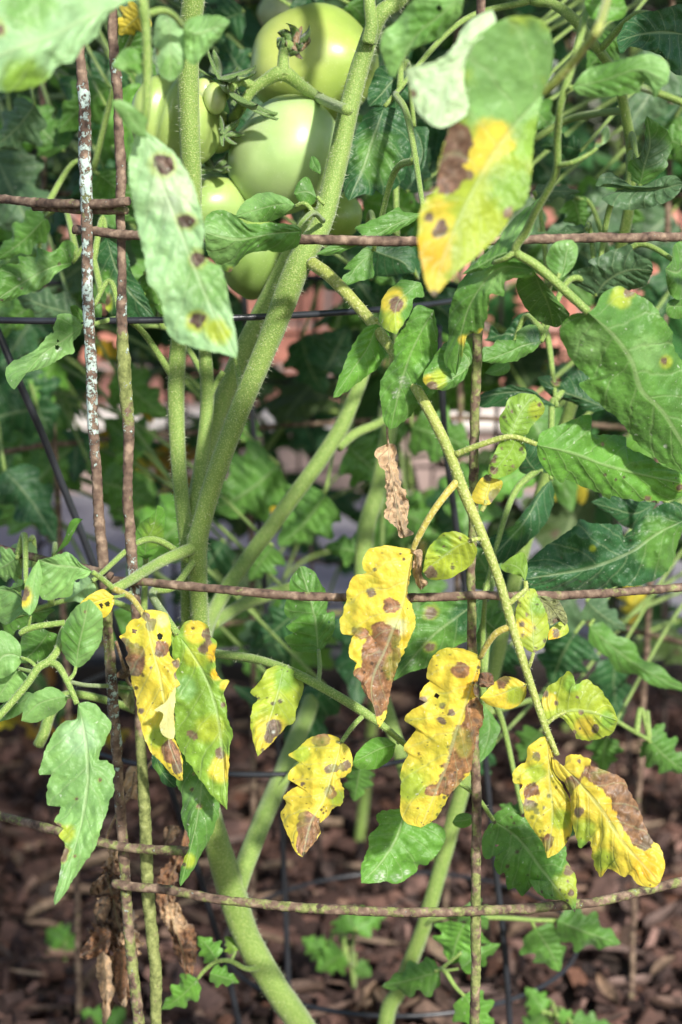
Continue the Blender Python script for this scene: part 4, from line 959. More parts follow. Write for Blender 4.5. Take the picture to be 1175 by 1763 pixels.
leaflet(YR, 'C3', '498,575 590,515 700,515 850,560', '475,520 468,450 490,390 540,365 572,330 600,313 622,340 626,376 690,354 732,380 782,430 822,490', '520,565 560,545 592,572 622,622 662,659 760,651 822,620', .756, .76, 'yg', B=[(482, 425, 17), (540, 472, 13), (645, 440, 8), (665, 520, 15), (735, 598, 22), (657, 600, 7), (630, 618, 12)], Z=[('y', 500, 460, 55), ('y', 690, 590, 70), ('gy', 620, 370, 60), ('gy', 800, 560, 60)])
leaflet(YR, 'C3', '388,378 320,400 240,430 152,446', '342,350 272,338 210,382', '382,432 352,480 282,502 202,482', .757, .76, 'y', B=[(265, 360, 36)], Z=[('yg', 330, 430, 60)])
leaflet(YR, 'C3', '225,370 190,370 165,365 148,378', '215,325 180,315 148,325', '215,385 180,392 155,390', .762, .755, 'br', dry=True, wave=2)
leaflet(YR, 'F', '828,1130 815,1175 790,1250 765,1330 725,1425', '802,1118 770,1115 746,1130 734,1165 741,1172 728,1186 722,1204 738,1206 722,1216 704,1226 697,1240 716,1256 702,1274 696,1290 704,1300 692,1320 690,1350 690,1400 701,1418', '826,1160 816,1190 830,1214 832,1240 821,1270 815,1300 810,1330 795,1346 776,1366 765,1386 750,1410', .772, .765, 'y', (.3, .45),
        B=[(820, 1215, 15), (818, 1240, 20), (810, 1265, 24), (800, 1290, 27), (790, 1315, 25), (778, 1340, 19), (768, 1354, 13), (745, 1360, 12), (793, 1153, 14), (728, 1205, 8), (762, 1215, 6), (761, 1240, 7), (778, 1226, 6)], K=60, H=[(753, 1198, 5)], Z=[('yo', 815, 1180, 30), ('yg', 710, 1350, 40)], bc=(.34, .17, .075), label='large yellow leaflet with a long rusty brown blotch beside the upright wire')
leaflet(YR, 'F', '712,946 704,990 697,1035 668,1110 640,1180 652,1254', '690,942 655,940 631,950 625,975 632,986 612,990 600,1010 595,1040 585,1070 590,1090 612,1091 628,1078 606,1100 602,1130 615,1140 608,1160 621,1172 626,1190 640,1202 645,1228', '707,990 701,1025 711,1046 715,1075 706,1100 692,1130 683,1150 676,1176 669,1210 664,1236', .77, .755, 'y', (.3, .35),
        B=[(662, 1098, 24), (657, 1120, 28), (655, 1145, 29), (652, 1170, 30), (655, 1198, 22), (648, 1222, 13), (618, 1165, 12), (640, 1020, 8), (673, 1043, 14), (620, 1088, 11), (655, 1085, 12)], K=26, Z=[('yo', 685, 1100, 30), ('py', 680, 1080, 26)], bc=(.31, .15, .07), label='large yellow leaflet rotting brown at its hanging tip')
leaflet(YR, 'C3', '490,640 500,760 510,900 520,1050 492,1255', '450,650 395,700 385,760 320,820 325,870 370,885 355,920 370,1000 385,1060 420,1115 462,1170', '520,700 528,790 540,850 575,900 605,960 622,1080 600,1158 560,1218 505,1253', .755, .748, 'y', B=[(440, 740, 24), (415, 912, 42), (402, 985, 30), (475, 1000, 9), (497, 1180, 42), (440, 1020, 14)], K=22, Z=[('yg', 430, 820, 70), ('yg', 560, 1060, 70)], bc=(.25, .13, .07))
leaflet(YR, 'C3', '520,740 640,860 760,1000 880,1180 1062,1380', '520,800 552,850 590,890 608,960 612,1060 622,1090 640,1150 660,1206 708,1172 722,1262 760,1352 800,1310 880,1352 905,1340 960,1390 1030,1402', '575,795 590,742 640,730 710,760 716,786 800,820 875,850 900,900 950,990 970,1050 1002,1120 1022,1162 1062,1200 1088,1292', .752, .72, 'y', (.2, .35),
        B=[(830, 835, 44), (895, 925, 50), (940, 1020, 46), (975, 1100, 40), (1005, 1165, 32), (730, 830, 52), (790, 860, 52), (840, 920, 52), (875, 985, 50), (900, 1050, 46), (925, 1110, 40), (950, 1165, 34), (985, 1195, 28), (618, 880, 36), (650, 1020, 26), (655, 765, 12), (605, 925, 16)], Z=[('yg', 680, 1120, 90), ('gy', 660, 1190, 50), ('yg', 780, 1260, 80), ('yo', 820, 1020, 80), ('yo', 1010, 1290, 100)], K=10, bc=(.29, .155, .08), label='hanging yellow leaflet with a crinkled brown upper edge')
d1 = stalk(MAIN, [[(690, 690, .80, 6), (672, 712, .80, 5), (667, 740, .80, 4), (669, 766, .80, 4)]], M_STEMD)
leaflet(d1, 'B2', '820,185 830,300 850,430 870,540 905,662', '752,225 768,272 798,350 810,430 800,482 806,560 852,602 880,662', '862,205 856,262 876,332 882,392 912,452 920,522 912,602 945,642', .80, .785, 'tan', (-.5, .5), dry=True, B=[(858, 508, 14), (888, 485, 13), (828, 428, 9), (812, 330, 8)], bc=(.2, .15, .12), label='shrivelled tan leaflet hanging dead')
leaflet(YR, 'B2', '935,735 960,760 975,840 985,928', '952,730 948,800 944,852 960,902', '990,725 986,800 1000,870 1020,890', .768, .775, 'tan', dry=True, wave=2)
G = stalk(MAIN, [[(352, 1120, .875, 18), (372, 1125, .86, 16), (440, 1135, .84, 16), (500, 1155, .825, 16), (560, 1186, .81, 17), (620, 1222, .80, 17), (660, 1250, .798, 13), (690, 1275, .80, 11), (760, 1330, .81, 9), (815, 1365, .815, 8), (850, 1412, .82, 8)], [(548, 1178, .812, 9), (551, 1150, .825, 8), (549, 1120, .84, 7)], [(630, 1228, .80, 10), (608, 1250, .795, 9), (588, 1278, .79, 8)], [(500, 1153, .825, 8), (492, 1148, .82, 7)], [(690, 1275, .80, 7), (684, 1280, .80, 6)], [(760, 1330, .81, 6), (730, 1365, .815, 6), (705, 1392, .818, 6)]], hair=200)
leaflet(G, 'B3', '465,210 450,50 410,-100 370,-220', '440,216 350,205 294,140 345,124 298,88 328,50 294,18 300,-42 310,-82 330,-162', '500,186 546,110 549,50 540,10 510,28 516,-50 490,-112 450,-182 410,-216', .84, .85, 'g', H=[(520, 62, 7)], Z=[('bgn', 400, 100, 100)])
leaflet(G, 'B3', '290,285 260,420 210,580 158,742', '240,284 190,320 180,350 124,415 155,450 130,500 120,570 130,642', '345,310 386,370 386,430 352,510 345,566 292,602 222,682', .82, .795, 'yg', B=[(240, 592, 42), (215, 650, 26)], W=[(238, 618, 14), (338, 553, 12)], Z=[('y', 230, 640, 130), ('gy', 300, 340, 90)], K=12, bc=(.2, .14, .1))
leaflet(G, 'B3', '580,672 550,790 500,950 430,1080 385,1252', '560,642 480,628 400,660 360,700 315,736 370,766 320,820 318,862 370,880 288,942 300,982 274,1040 298,1100 320,1160 350,1222', '602,680 632,722 637,802 602,842 576,852 592,902 582,980 532,1010 502,1060 470,1082 476,1132 442,1182 400,1232', .79, .77, 'y', B=[(480, 655, 42), (515, 800, 24), (548, 800, 20), (525, 920, 34), (600, 785, 28), (412, 1062, 40), (420, 1095, 60), (410, 1150, 55), (395, 1200, 40), (385, 880, 12)], K=34, Z=[('yg', 380, 730, 60), ('yg', 560, 950, 60)], bc=(.36, .19, .10))
leaflet(G, 'B3', '858,680 780,700 700,740 640,772', '802,645 720,660 662,720', '842,742 792,790 720,808 660,802', .80, .80, 'bgn', W=[(720, 760, 20)])
leaflet(G, 'B4', '905,-25 860,120 780,250 682,354', '800,-14 755,15 770,60 722,110 720,160 686,260', '1020,38 1092,70 1106,130 1072,200 1012,260 970,262 960,300 900,342 845,356 810,345 740,356', .82, .80, 'bgn', W=[(780, 325, 45), (860, 325, 30), (980, 185, 10), (1070, 190, 10), (910, 300, 22)])
leaflet(G, 'C4', '118,20 80,35 40,40 12,45', '90,0 40,5', '105,60 60,74 25,65', .815, .815, 'g')
leaflet(G, 'C4', '225,40 350,130 470,290 632,503', '190,70 160,150 180,236 230,214 225,260 250,312 275,308 290,390 330,380 370,417 390,340 402,342 450,410 520,440 600,442', '220,10 300,-35 345,10 440,40 520,100 575,160 592,200 590,242 632,312 642,402', .82, .79, 'g', B=[(602, 292, 24), (612, 402, 20), (595, 345, 8)], H=[(235, 166, 9)], K=26, Z=[('yg', 600, 380, 110), ('bgn', 420, 280, 120)])

# ---- left side leaves
LR = stalk(MAIN, [[(336, 942, .85, 22), (282, 965, .835, 20), (215, 1005, .80, 19), (196, 1014, .795, 16)], [(196, 1014, .795, 12), (178, 998, .79, 10), (160, 985, .785, 9)], [(226, 1020, .79, 7), (210, 1026, .785, 6), (196, 1028, .78, 6)],
                  [(338, 960, .85, 12), (300, 1010, .84, 13), (262, 1020, .83, 14), (285, 1062, .79, 15), (306, 1092, .785, 13)]], hair=350)
(V, F, _), q = px_tube([(196, 1014, .795, 13), (225, 1028, .785, 11), (242, 1050, .775, 10), (248, 1060, .77, 8)], 12, 4.5, noise=.06, nscale=90); mesh('leaflet_stalk', V, F, M_STEMY, LR)
leaflet(LR, 'A2', '465,832 380,810 290,800 196,775', '420,800 370,752 330,737 262,760 220,768', '440,862 380,882 360,952 290,972 215,970 190,900', .785, .775, 'lg')
leaflet(LR, 'A2', '198,772 170,900 152,1055', '152,840 120,940 114,1012', '212,850 202,950 172,1035', .775, .77, 'lg', Z=[('y', 120, 960, 60)], B=[(125, 940, 22), (120, 965, 18)])
leaflet(LR, 'A2', '580,962 520,975 450,1000 350,1062', '522,925 462,950 390,1010', '576,1002 540,1062 470,1075 400,1068', .78, .775, 'y', H=[(545, 998, 14), (512, 1005, 13)])
leaflet(LR, 'E', '225,140 290,420 360,700 400,950 430,1200 535,1505', '190,208 130,215 86,260 80,322 24,352 62,402 90,480 80,540 106,602 120,680 140,780 165,880 180,1000 215,1120 260,1240 330,1332 390,1392 432,1442 500,1497', '300,140 402,162 432,240 442,330 442,400 428,480 470,545 502,520 506,580 482,640 512,742 476,732 440,800 470,950 462,1100 472,1180 526,1290 532,1402', .77, .745, 'y', (.35, .4),
        B=[(85, 470, 55), (75, 400, 40), (105, 580, 50), (140, 470, 80), (165, 560, 78), (150, 610, 50), (235, 185, 40), (280, 255, 44), (365, 440, 56), (350, 490, 36), (475, 570, 36), (490, 660, 30), (430, 1240, 66), (455, 1320, 62), (490, 1410, 45), (277, 605, 15), (205, 945, 26)], H=[(146, 310, 22), (350, 352, 26)], K=26, Z=[('py', 380, 220, 70), ('yg', 330, 1150, 120)], bc=(.27, .135, .075), label='ragged yellow leaflet with holes and brown patches')
leaflet(LR, 'E', '478,735 425,900 410,1030 432,1172', '400,868 303,940 376,968 350,1060 370,1130', '476,850 464,1000 470,1150', .742, .744, 'py', wave=.6, fold=(-.2, .2), name='folded_edge')
leaflet(LR, 'E', '490,330 600,480 720,680 800,900 850,1200 870,1500 888,1738', '430,300 450,480 465,740 470,950 490,1200 640,1450 750,1602 850,1700', '512,292 560,232 650,225 740,265 757,350 802,402 790,500 800,600 830,680 905,710 852,770 880,900 902,1040 937,1100 916,1200 902,1400 892,1600', .785, .765, 'gy', (.3, .2),
        B=[(725, 325, 42), (700, 455, 40), (740, 400, 26), (830, 1290, 42), (620, 1150, 34), (590, 1120, 26), (860, 900, 22)], Z=[('y', 650, 300, 130), ('yo', 770, 480, 90), ('yo', 810, 660, 70), ('yg', 640, 520, 120), ('y', 870, 740, 60), ('yg', 760, 1100, 160), ('y', 860, 1400, 150), ('lg', 560, 760, 130)], K=10)
G7 = stalk(MAIN, [[(346, 1240, .875, 9), (330, 1250, .84, 8), (306, 1258, .80, 7)]])
leaflet(G7, 'E', '480,1118 620,1270 690,1450 650,1800 590,2060 515,2350', '466,1180 525,1290 480,1520 532,1640 515,1800 560,1900 590,2000 540,2140 505,2280', '600,1150 700,1192 812,1220 830,1300 882,1412 830,1462 832,1600 820,1770 770,1930 690,2080 600,2240', .79, .775, 'g', (.3, .5), B=[(620, 1450, 10), (605, 1575, 14), (665, 1710, 18), (770, 1345, 14)], Z=[('lg', 620, 1600, 110), ('dg', 730, 1260, 90), ('yg', 580, 2150, 80)], W=[(600, 1570, 9), (640, 1650, 12), (770, 1340, 9), (620, 1460, 8)], K=8)
leaflet(G7, 'E', '310,1270 350,1400 410,1490 480,1558', '284,1300 290,1380 340,1460 380,1530 430,1556', '340,1330 400,1400 450,1440 490,1500', .80, .80, 'dg', Z=[('g', 330, 1420, 60)])
LL = stalk(MAIN, [[(-60, 1290, .74, 12), (0, 1232, .75, 13), (45, 1180, .755, 14), (66, 1150, .758, 15), (85, 1138, .76, 15), (100, 1118, .765, 14), (112, 1080, .78, 12), (150, 1040, .80, 11), (190, 1016, .797, 12)], [(85, 1140, .76, 14), (100, 1146, .758, 13), (112, 1165, .755, 12), (122, 1186, .752, 11), (133, 1212, .75, 10)], [(34, 1092, .78, 10), (45, 1084, .78, 12), (68, 1078, .78, 12), (112, 1072, .78, 11)], [(50, 1080, .78, 6), (53, 1060, .779, 5)], [(118, 1172, .754, 8), (128, 1160, .757, 7), (131, 1148, .758, 6)], [(64, 1150, .758, 8), (52, 1138, .758, 7), (36, 1132, .76, 6)], [(125, 1198, .752, 6), (117, 1199, .754, 6)], [(60, 1158, .757, 8), (30, 1150, .765, 6)], [(112, 1172, .755, 8), (150, 1180, .79, 8), (200, 1182, .83, 8), (250, 1190, .86, 8), (330, 1215, .875, 9)]], hair=200)
leaflet(LL, 'A3', '385,292 400,180 425,70 452,-55', '330,242 308,150 325,70 380,-10', '420,282 490,200 522,110 516,20 490,-22', .758, .755, 'lg', Z=[('g', 360, 150, 120)], B=[(430, 10, 6)])
leaflet(LL, 'A3', '395,475 430,620 450,800 430,1000 380,1200 278,1494', '385,550 320,570 262,640 212,760 200,832 260,820 240,900 245,985 310,985 290,1042 274,1072 320,1102 300,1142 332,1182 312,1262 300,1352 275,1452', '440,465 490,480 530,530 567,580 540,652 500,752 545,764 582,812 570,862 582,912 552,970 542,1020 520,1082 482,1200 430,1282 350,1402 300,1472', .75, .71, 'lg', (.35, .4), B=[(292, 1110, 24), (325, 1225, 26), (318, 1260, 18), (505, 860, 10), (387, 955, 8), (378, 1245, 8)], Z=[('yg', 340, 1130, 60), ('pg', 400, 650, 120)], W=[(310, 1340, 30)], bc=(.26, .17, .15))
leaflet(LL, 'A3', '345,440 270,450 190,480 108,562', '292,400 240,390 160,430 122,490', '325,492 252,540 180,572', .755, .76, 'lg')
leaflet(LL, 'A3', '108,240 60,225 10,240 -40,330', '100,172 40,115 -12,124', '105,272 62,322 0,346', .76, .755, 'lg')
leaflet(LL, 'A3', '95,305 60,340 20,400 -30,480', '60,290 0,330 -60,400', '140,330 130,380 60,450', .765, .77, 'lg')
leaflet(LL, 'A3', '170,425 100,470 40,520 -40,580', '130,415 60,450 -20,500', '160,450 120,510 60,548', .775, .79, 'lg', Z=[('g', 60, 500, 60)])
leaflet(LL, 'A2', '160,1058 100,960 60,930 -40,930', '100,1058 20,1100 -60,1000', '130,990 80,930 20,905', .79, .80, 'lg')
leaflet(LL, 'A3', '250,110 200,180 150,230 105,270', '200,90 120,120 102,200', '300,130 270,200 220,262', .80, .81, 'g')
# quick ones further back on the left
for a in ((160, 1000, 110, 1035, 42, .80, 'pg'), (0, 1068, 95, 1050, 60, .86, 'g'), (30, 960, -20, 985, 60, .84, 'lg'), (50, 930, 8, 1000, 38, .87, 'pg'), (45, 1005, 15, 1015, 22, .82, 'g')):
    qleaf(MAIN, *a)
solo(MAIN, 'A2', '275,752 330,690 370,620 422,568', '325,672 365,572', '345,692 395,600', .85, .84, 'bgn')
solo(MAIN, 'A2', '735,772 740,690 780,600 795,500', '690,742 684,642 720,582 788,532', '782,746 826,682 836,590 830,520', .86, .85, 'bgn', Z=[('gy', 770, 640, 90)])
solo(MAIN, 'A1', '420,622 340,680 200,780 75,942', '385,570 330,555 288,572 264,640 215,702 150,762 60,802 30,852 50,922', '402,670 370,702 382,752 332,770 252,816 160,852 90,872', .84, .80, 'lg', H=[(264, 645, 12), (295, 697, 7), (290, 728, 13)], W=[(230, 780, 30), (300, 740, 20)], Z=[('g', 330, 620, 60)])
solo(MAIN, 'A1', '420,600 400,560 380,530 355,520', '425,560 385,515', '400,600 365,560', .85, .84, 'g')
solo(MAIN, 'A1', '475,520 490,540 500,560 495,625', '470,560 475,610', '515,510 512,590', .87, .87, 'g')
solo(MAIN, 'A1', '368,300 250,330 120,400 -40,505', '390,222 330,190 262,250 190,220 186,270 90,265 100,302 0,330', '350,322 290,352 250,402 185,442 100,472 20,502', .90, .88, 'g', K=6, W=[(100, 380, 18)], Z=[('lg', 200, 350, 120)])
solo(MAIN, 'A1', '540,170 590,330 660,450 792,588', '470,260 480,370 530,452 542,542 592,572 680,580', '640,250 660,330 720,430', .90, .90, 'dg', B=[(535, 490, 26)], Z=[('g', 510, 400, 90), ('yg', 545, 520, 40)])
for a in ((80, 372, -10, 448, 62, .95, 'g'), (66, 435, -20, 470, 50, .98, 'lg'), (130, 540, 20, 500, 60, 1.0, 'du'), (62, 520, -10, 590, 55, 1.05, 'g'), (170, 300, 250, 380, 60, .98, 'g'), (230, 560, 285, 470, 45, .95, 'gy'), (250, 470, 285, 545, 50, .93, 'g'),
          (60, 180, -20, 260, 80, 1.05, 'du'), (190, 150, 100, 230, 90, 1.08, 'g'), (110, 260, 30, 160, 80, 1.1, 'g'), (220, 300, 120, 340, 60, 1.1, 'dg'), (250, 20, 205, 60, 60, .95, 'y'), (215, 60, 270, 130, 60, .98, 'g'), (420, 20, 330, 60, 80, 1.1, 'dg'), (500, 10, 590, 40, 70, 1.05, 'dg'), (600, 5, 650, 60, 55, 1.02, 'g'), (440, 150, 380, 60, 90, 1.12, 'dg'),
          (420, 250, 440, 140, 60, 1.1, 'dg'), (20, 640, 90, 760, 100, 1.2, 'dg'), (200, 640, 290, 720, 90, 1.2, 'g'), (170, 830, 270, 870, 80, 1.2, 'g'), (60, 900, 5, 830, 90, 1.2, 'g'), (250, 780, 180, 720, 90, 1.25, 'g'), (480, 800, 360, 880, 130, 1.15, 'g'), (420, 760, 440, 720, 60, 1.2, 'bgn'), (560, 850, 480, 940, 110, 1.12, 'g'), (470, 940, 430, 1000, 70, 1.1, 'g'),
          (640, 960, 560, 940, 70, 1.12, 'g'), (600, 770, 680, 830, 100, 1.15, 'g'), (690, 760, 640, 720, 70, 1.1, 'g'), (520, 580, 560, 680, 90, 1.3, 'dg'), (560, 640, 600, 560, 90, 1.25, 'dg'), (520, 1040, 440, 1110, 80, 1.1, 'dg'), (450, 1060, 500, 1150, 60, 1.15, 'dg'), (540, 1240, 400, 1180, 60, 1.1, 'dg'), (560, 1180, 500, 1330, 80, 1.05, 'dg'), (620, 1320, 610, 1380, 55, .95, 'g')):
    qleaf(MAIN, *a[:6], a[6])
# dead leaves hanging low
D3 = stalk(MAIN, [[(346, 1230, .88, 7), (290, 1280, .88, 6), (225, 1360, .87, 5), (185, 1440, .87, 5), (195, 1480, .87, 5)], [(346, 1330, .885, 7), (335, 1380, .88, 6), (322, 1415, .88, 5)], [(205, 1390, .87, 4), (225, 1370, .87, 4), (232, 1330, .86, 4)]], M_STEMD)
for mid_, l_, r_2, y0, cc in (('590,180 580,220 560,260 550,305', '545,230 525,290', '620,230 610,300', .87, 'tan'), ('540,300 570,420 600,560 640,700', '480,340 465,400 510,420 500,520 545,640', '620,300 640,420 645,540 660,660', .872, 'db'),
                              ('560,600 520,640 470,690 402,730', '500,570 470,620 420,670', '555,690 500,728 440,735', .86, 'br'), ('520,700 530,800 540,950 530,1080', '488,740 500,840 520,960', '560,740 575,840 560,1000', .865, 'tan'), ('600,680 620,760 610,860 615,965', '570,720 585,820 590,920', '660,700 655,780 640,900', .868, 'br'),
                              ('690,800 660,830 640,880 700,960', '650,790 620,850 640,920', '700,850 690,900 712,960', .88, 'br'), ('880,60 860,100 840,140 835,165', '840,70 825,120', '920,80 880,140', .885, 'db'), ('550,420 520,480 490,520 500,570', '510,430 470,500', '560,470 530,560', .87, 'db')):
    leaflet(D3, 'A4', mid_, l_, r_2, y0, y0 + .01, cc, dry=True, wave=2.0)
for k_, (x_, y_, tx_, ty_, w_) in enumerate(((180, 1510, 215, 1560, 40), (200, 1530, 175, 1600, 34), (215, 1560, 205, 1650, 44), (190, 1600, 148, 1640, 40), (205, 1640, 215, 1735, 34), (185, 1650, 180, 1770, 22), (195, 1480, 190, 1530, 32), (222, 1600, 228, 1690, 30))):
    qleaf(MAIN, x_, y_, tx_, ty_, w_ * 1.45, .872 + .004 * (k_ % 3), ('br', 'tan', 'db')[k_ % 3], parent=D3, dry=True, wave=2.2, lob=5)
leaflet(D3, 'A3', '700,790 670,850 650,900 690,960', '650,800 625,870 650,940', '700,830 690,900 712,960', .88, .885, 'tan', dry=True, wave=1.6)
leaflet(D3, 'A4', '945,50 900,230 850,400 880,560 930,720 942,872', '920,150 832,270 800,350 795,450 830,560 870,640 900,740 930,802', '968,100 940,240 882,370 892,440 932,530 986,580 1002,680 986,780 962,842', .88, .89, 'br', dry=True, wave=1.6, Z=[('tan', 880, 520, 100)])
D5 = stalk(MAIN, [[(200, 1105, .83, 6), (214, 1150, .84, 6), (225, 1180, .85, 6), (260, 1190, .86, 7)]], M_STEMD)
leaflet(D5, 'A3', '655,300 630,320 600,345 585,330', '640,280 600,310', '660,330 620,350', .84, .84, 'db', dry=True)
leaflet(D5, 'A3', '600,360 650,400 680,470 695,540', '590,420 650,500', '660,370 690,450', .845, .85, 'kh', dry=True, Z=[('g', 640, 380, 60)])
stem(MAIN, [(66, 1283, .86, 20), (76, 1262, .86, 20), (92, 1220, .868, 19), (130, 1195, .875, 15), (250, 1230, .885, 14), (345, 1300, .89, 16)])

# ---- second plant: dark leaves
solo(SEC, 'F', '1185,60 1140,55 1100,60 1062,72', '1180,8 1140,15 1105,22 1080,36 1064,62', '1180,128 1155,120 1140,96 1110,86 1086,80 1070,92', .85, .82, 'dg', wave=1.6)
solo(SEC, 'C0', '960,942 985,830 1010,720 994,585', '912,900 904,820 960,790 990,690 985,620', '1010,922 1092,850 1102,800 1126,750 1110,680 1060,630', .88, .87, 'g', Z=[('du', 1020, 780, 120)])
solo(SEC, 'C0', '900,950 1000,960 1080,950 1182,930', '830,880 770,880 735,940 800,930 950,942 1020,920 1080,890 1140,890', '770,992 800,1032 900,1060 1000,1050 1080,1030 1152,982', .875, .86, 'du')
solo(SEC, 'B0', '800,540 740,700 690,850 620,1016', '720,560 650,680 620,800 590,900 600,982', '900,560 932,620 952,700 922,820 882,930 802,986 762,960 740,986 690,980', .89, .875, 'dg', Z=[('g', 760, 800, 160)])
solo(SEC, 'B0', '900,360 830,420 780,480 720,540', '780,330 730,420 712,500', '920,420 910,500 850,545', .91, .90, 'dg', wave=1.5)
solo(SEC, 'B0', '950,640 985,720 990,800 935,930', '930,700 940,800', '1020,650 1015,760 1000,850', .93, .92, 'dg')
solo(SEC, 'B1', '1000,50 850,110 700,190 452,258', '900,42 870,18 800,60 720,90 655,128 702,150 600,190 520,216', '962,82 880,132 800,166 720,190 650,222 560,256 500,266', .80, .785, 'g')
solo(SEC, 'B1', '745,240 680,300 640,350 596,424', '700,225 620,300 592,332 640,335 588,372', '740,300 745,370 660,400', .86, .85, 'g')
solo(SEC, 'B1', '700,220 800,260 880,290 955,350', '740,200 860,190 950,240', '700,290 760,370 860,360', .92, .92, 'dg')
solo(SEC, 'C1', '735,470 800,390 900,340 1028,340', '620,402 612,360 640,335 722,320 702,290 770,260 840,230 910,208 942,250 1012,290', '800,475 900,442 982,420 1012,372', .90, .88, 'du', W=[(780, 320, 20)])
solo(SEC, 'C1', '462,700 370,720 280,760 162,800', '440,620 400,616 335,650 330,690 240,690 222,720 170,730', '420,750 320,802 222,812', .87, .86, 'g', Z=[('dg', 430, 680, 60)])
solo(SEC, 'C1', '460,690 400,690 300,660 170,690', '430,560 350,560 270,660 210,620 190,680', '460,710 380,720 280,720', .93, .93, 'dg')
solo(SEC, 'C1', '300,800 270,830 230,850 175,860', '270,800 220,815', '300,850 240,875', .89, .88, 'g')
solo(SEC, 'C1', '540,1030 400,960 250,960 100,1000', '480,990 380,930 250,930', '380,1010 250,1030 150,1030', .92, .91, 'dg')
solo(SEC, 'C1', '800,1040 700,1000 560,950 440,880', '720,880 640,840 560,900 500,870', '700,1050 620,1010 520,980 460,920', .93, .92, 'dg', B=[(535, 905, 16)])
solo(SEC, 'C2', '512,370 450,455 370,590 200,780', '440,440 330,590 250,640 195,670 185,720', '530,450 500,570 430,652 350,732 260,792', .90, .87, 'dg', (.5, .6), Z=[('g', 330, 620, 70)])
solo(SEC, 'C2', '1195,572 1050,640 900,740 700,820 380,872', '1172,490 1080,490 980,560 880,655 862,600 722,590 650,568 640,600 540,670 450,732 385,800', '1152,702 1122,802 1062,862 962,902 862,912 770,922 640,936 500,936 420,922', .87, .84, 'dg', (.2, .45), W=[(430, 845, 10), (960, 630, 10)], Z=[('g', 1080, 690, 180), ('yg', 722, 718, 24)], K=8, wave=1.5)
solo(SEC, 'C2', '1050,485 940,540 840,520 712,482', '930,470 820,452 760,460', '960,600 900,615 830,560 760,520', .91, .89, 'dg', wave=1.6)
solo(SEC, 'C2', '460,330 420,310 380,250 370,190', '420,345 350,320', '500,330 470,220 420,180', .90, .89, 'dg')
solo(SEC, 'C1', '1185,320 1150,350 1110,340 1090,330', '1180,200 1130,215 1125,280', '1180,480 1120,470 1095,400', .88, .86, 'g')
solo(SEC, 'C1', '1185,520 1140,520 1110,520 1090,540', '1180,480 1110,490', '1180,580 1110,575', .88, .87, 'g')
solo(SEC, 'F', '832,1030 790,1060 740,1100 678,1172', '765,1030 716,1050 698,1090 688,1130', '822,1090 790,1110 762,1126 735,1148 700,1160', .86, .85, 'g', B=[(742, 1053, 10), (741, 1113, 8)], Z=[('dg', 810, 1060, 50)], W=[(710, 1140, 8)])
solo(SEC, 'C3', '165,470 200,560 190,660 140,782', '150,540 130,640', '230,550 252,600 230,680 190,740', .89, .87, 'g')
for a in ((860, 1090, 790, 1020, 80, .90, 'g'), (850, 1010, 800, 930, 60, .93, 'g'), (1010, 1035, 1080, 1085, 52, 1.0, 'du'), (1015, 1078, 1200, 1195, 50, 1.0, 'g'), (990, 1090, 950, 1180, 110, 1.06, 'dg'), (1060, 1130, 1070, 1250, 70, 1.1, 'dg'), (880, 1110, 840, 1170, 80, 1.1, 'dg'), (930, 1260, 895, 1310, 55, 1.08, 'g'), (1045, 1270, 1040, 1330, 65, 1.02, 'g'), (840, 1290, 800, 1350, 50, 1.05, 'dg'),
          (1120, 1275, 1185, 1330, 70, .98, 'g'), (1120, 1280, 1145, 1245, 34, .98, 'g'), (1118, 1278, 1103, 1305, 22, .98, 'g'), (990, 340, 1010, 400, 60, .98, 'g'), (920, 330, 1000, 330, 34, .93, 'du'), (1175, 250, 1110, 230, 60, 1.0, 'g'), (1000, 260, 930, 250, 40, 1.0, 'dg'), (1010, 395, 920, 402, 30, .90, 'du'), (1060, 60, 1010, 120, 60, 1.0, 'g'), (900, 60, 960, 90, 60, 1.05, 'dg'),
          (720, 480, 640, 430, 70, .97, 'dg'), (680, 200, 640, 160, 60, .98, 'dg'), (700, 330, 740, 250, 50, 1.0, 'dg'), (640, 480, 690, 430, 60, 1.0, 'g'), (900, 1400, 860, 1385, 30, .90, 'g'), (1000, 1430, 950, 1400, 40, .92, 'dg')):
    qleaf(SEC, *a)
qleaf(SEC, 1100, 1010, 1085, 1075, 55, 1.25, 'y'); qleaf(SEC, 1010, 830, 930, 850, 70, 1.3, 'y'); qleaf(SEC, 960, 870, 985, 950, 60, 1.35, 'yo'); qleaf(MAIN, 170, 595, 220, 615, 36, 1.3, 'yo'); qleaf(MAIN, 250, 690, 262, 730, 30, 1.35, 'yo')

# ---- leaves of the plants behind, filling the depth of the cage; gaps stay open where the wall and path show through
GAPS = [(487, 650, 62), (500, 715, 45), (530, 790, 60), (450, 770, 50), (645, 715, 45), (640, 800, 40), (925, 610, 55), (970, 660, 50), (590, 962, 45), (480, 975, 45), (1135, 1050, 70), (885, 560, 40), (1010, 640, 40), (105, 950, 40), (280, 640, 40)]
rq = np.random.default_rng(99); nq = 0
while nq < 125:
    x, y = rq.uniform(-30, 1205), rq.uniform(60, 1090); w_ = rq.uniform(60, 125); L_ = w_ * rq.uniform(1.2, 1.8); a = rq.uniform(.2, 2.9)
    tx, ty = x + L_ * math.cos(a), y + L_ * math.sin(a)
    if any(math.hypot((x + tx) / 2 - gx, (y + ty) / 2 - gy) < gr + w_ * .55 for gx, gy, gr in GAPS): continue
    if y > 900 and rq.random() < .35: continue
    Yq = rq.uniform(1.08, 1.5) if y > 420 else rq.uniform(1.05, 1.35)
    qleaf(MAIN, x, y, tx, ty, w_, Yq, str(rq.choice(['g', 'dg', 'du', 'bgn'], p=[.4, .3, .08, .22])), Yq - rq.uniform(0, .03), seed=nq + 500, K=int(rq.integers(0, 6))); nq += 1

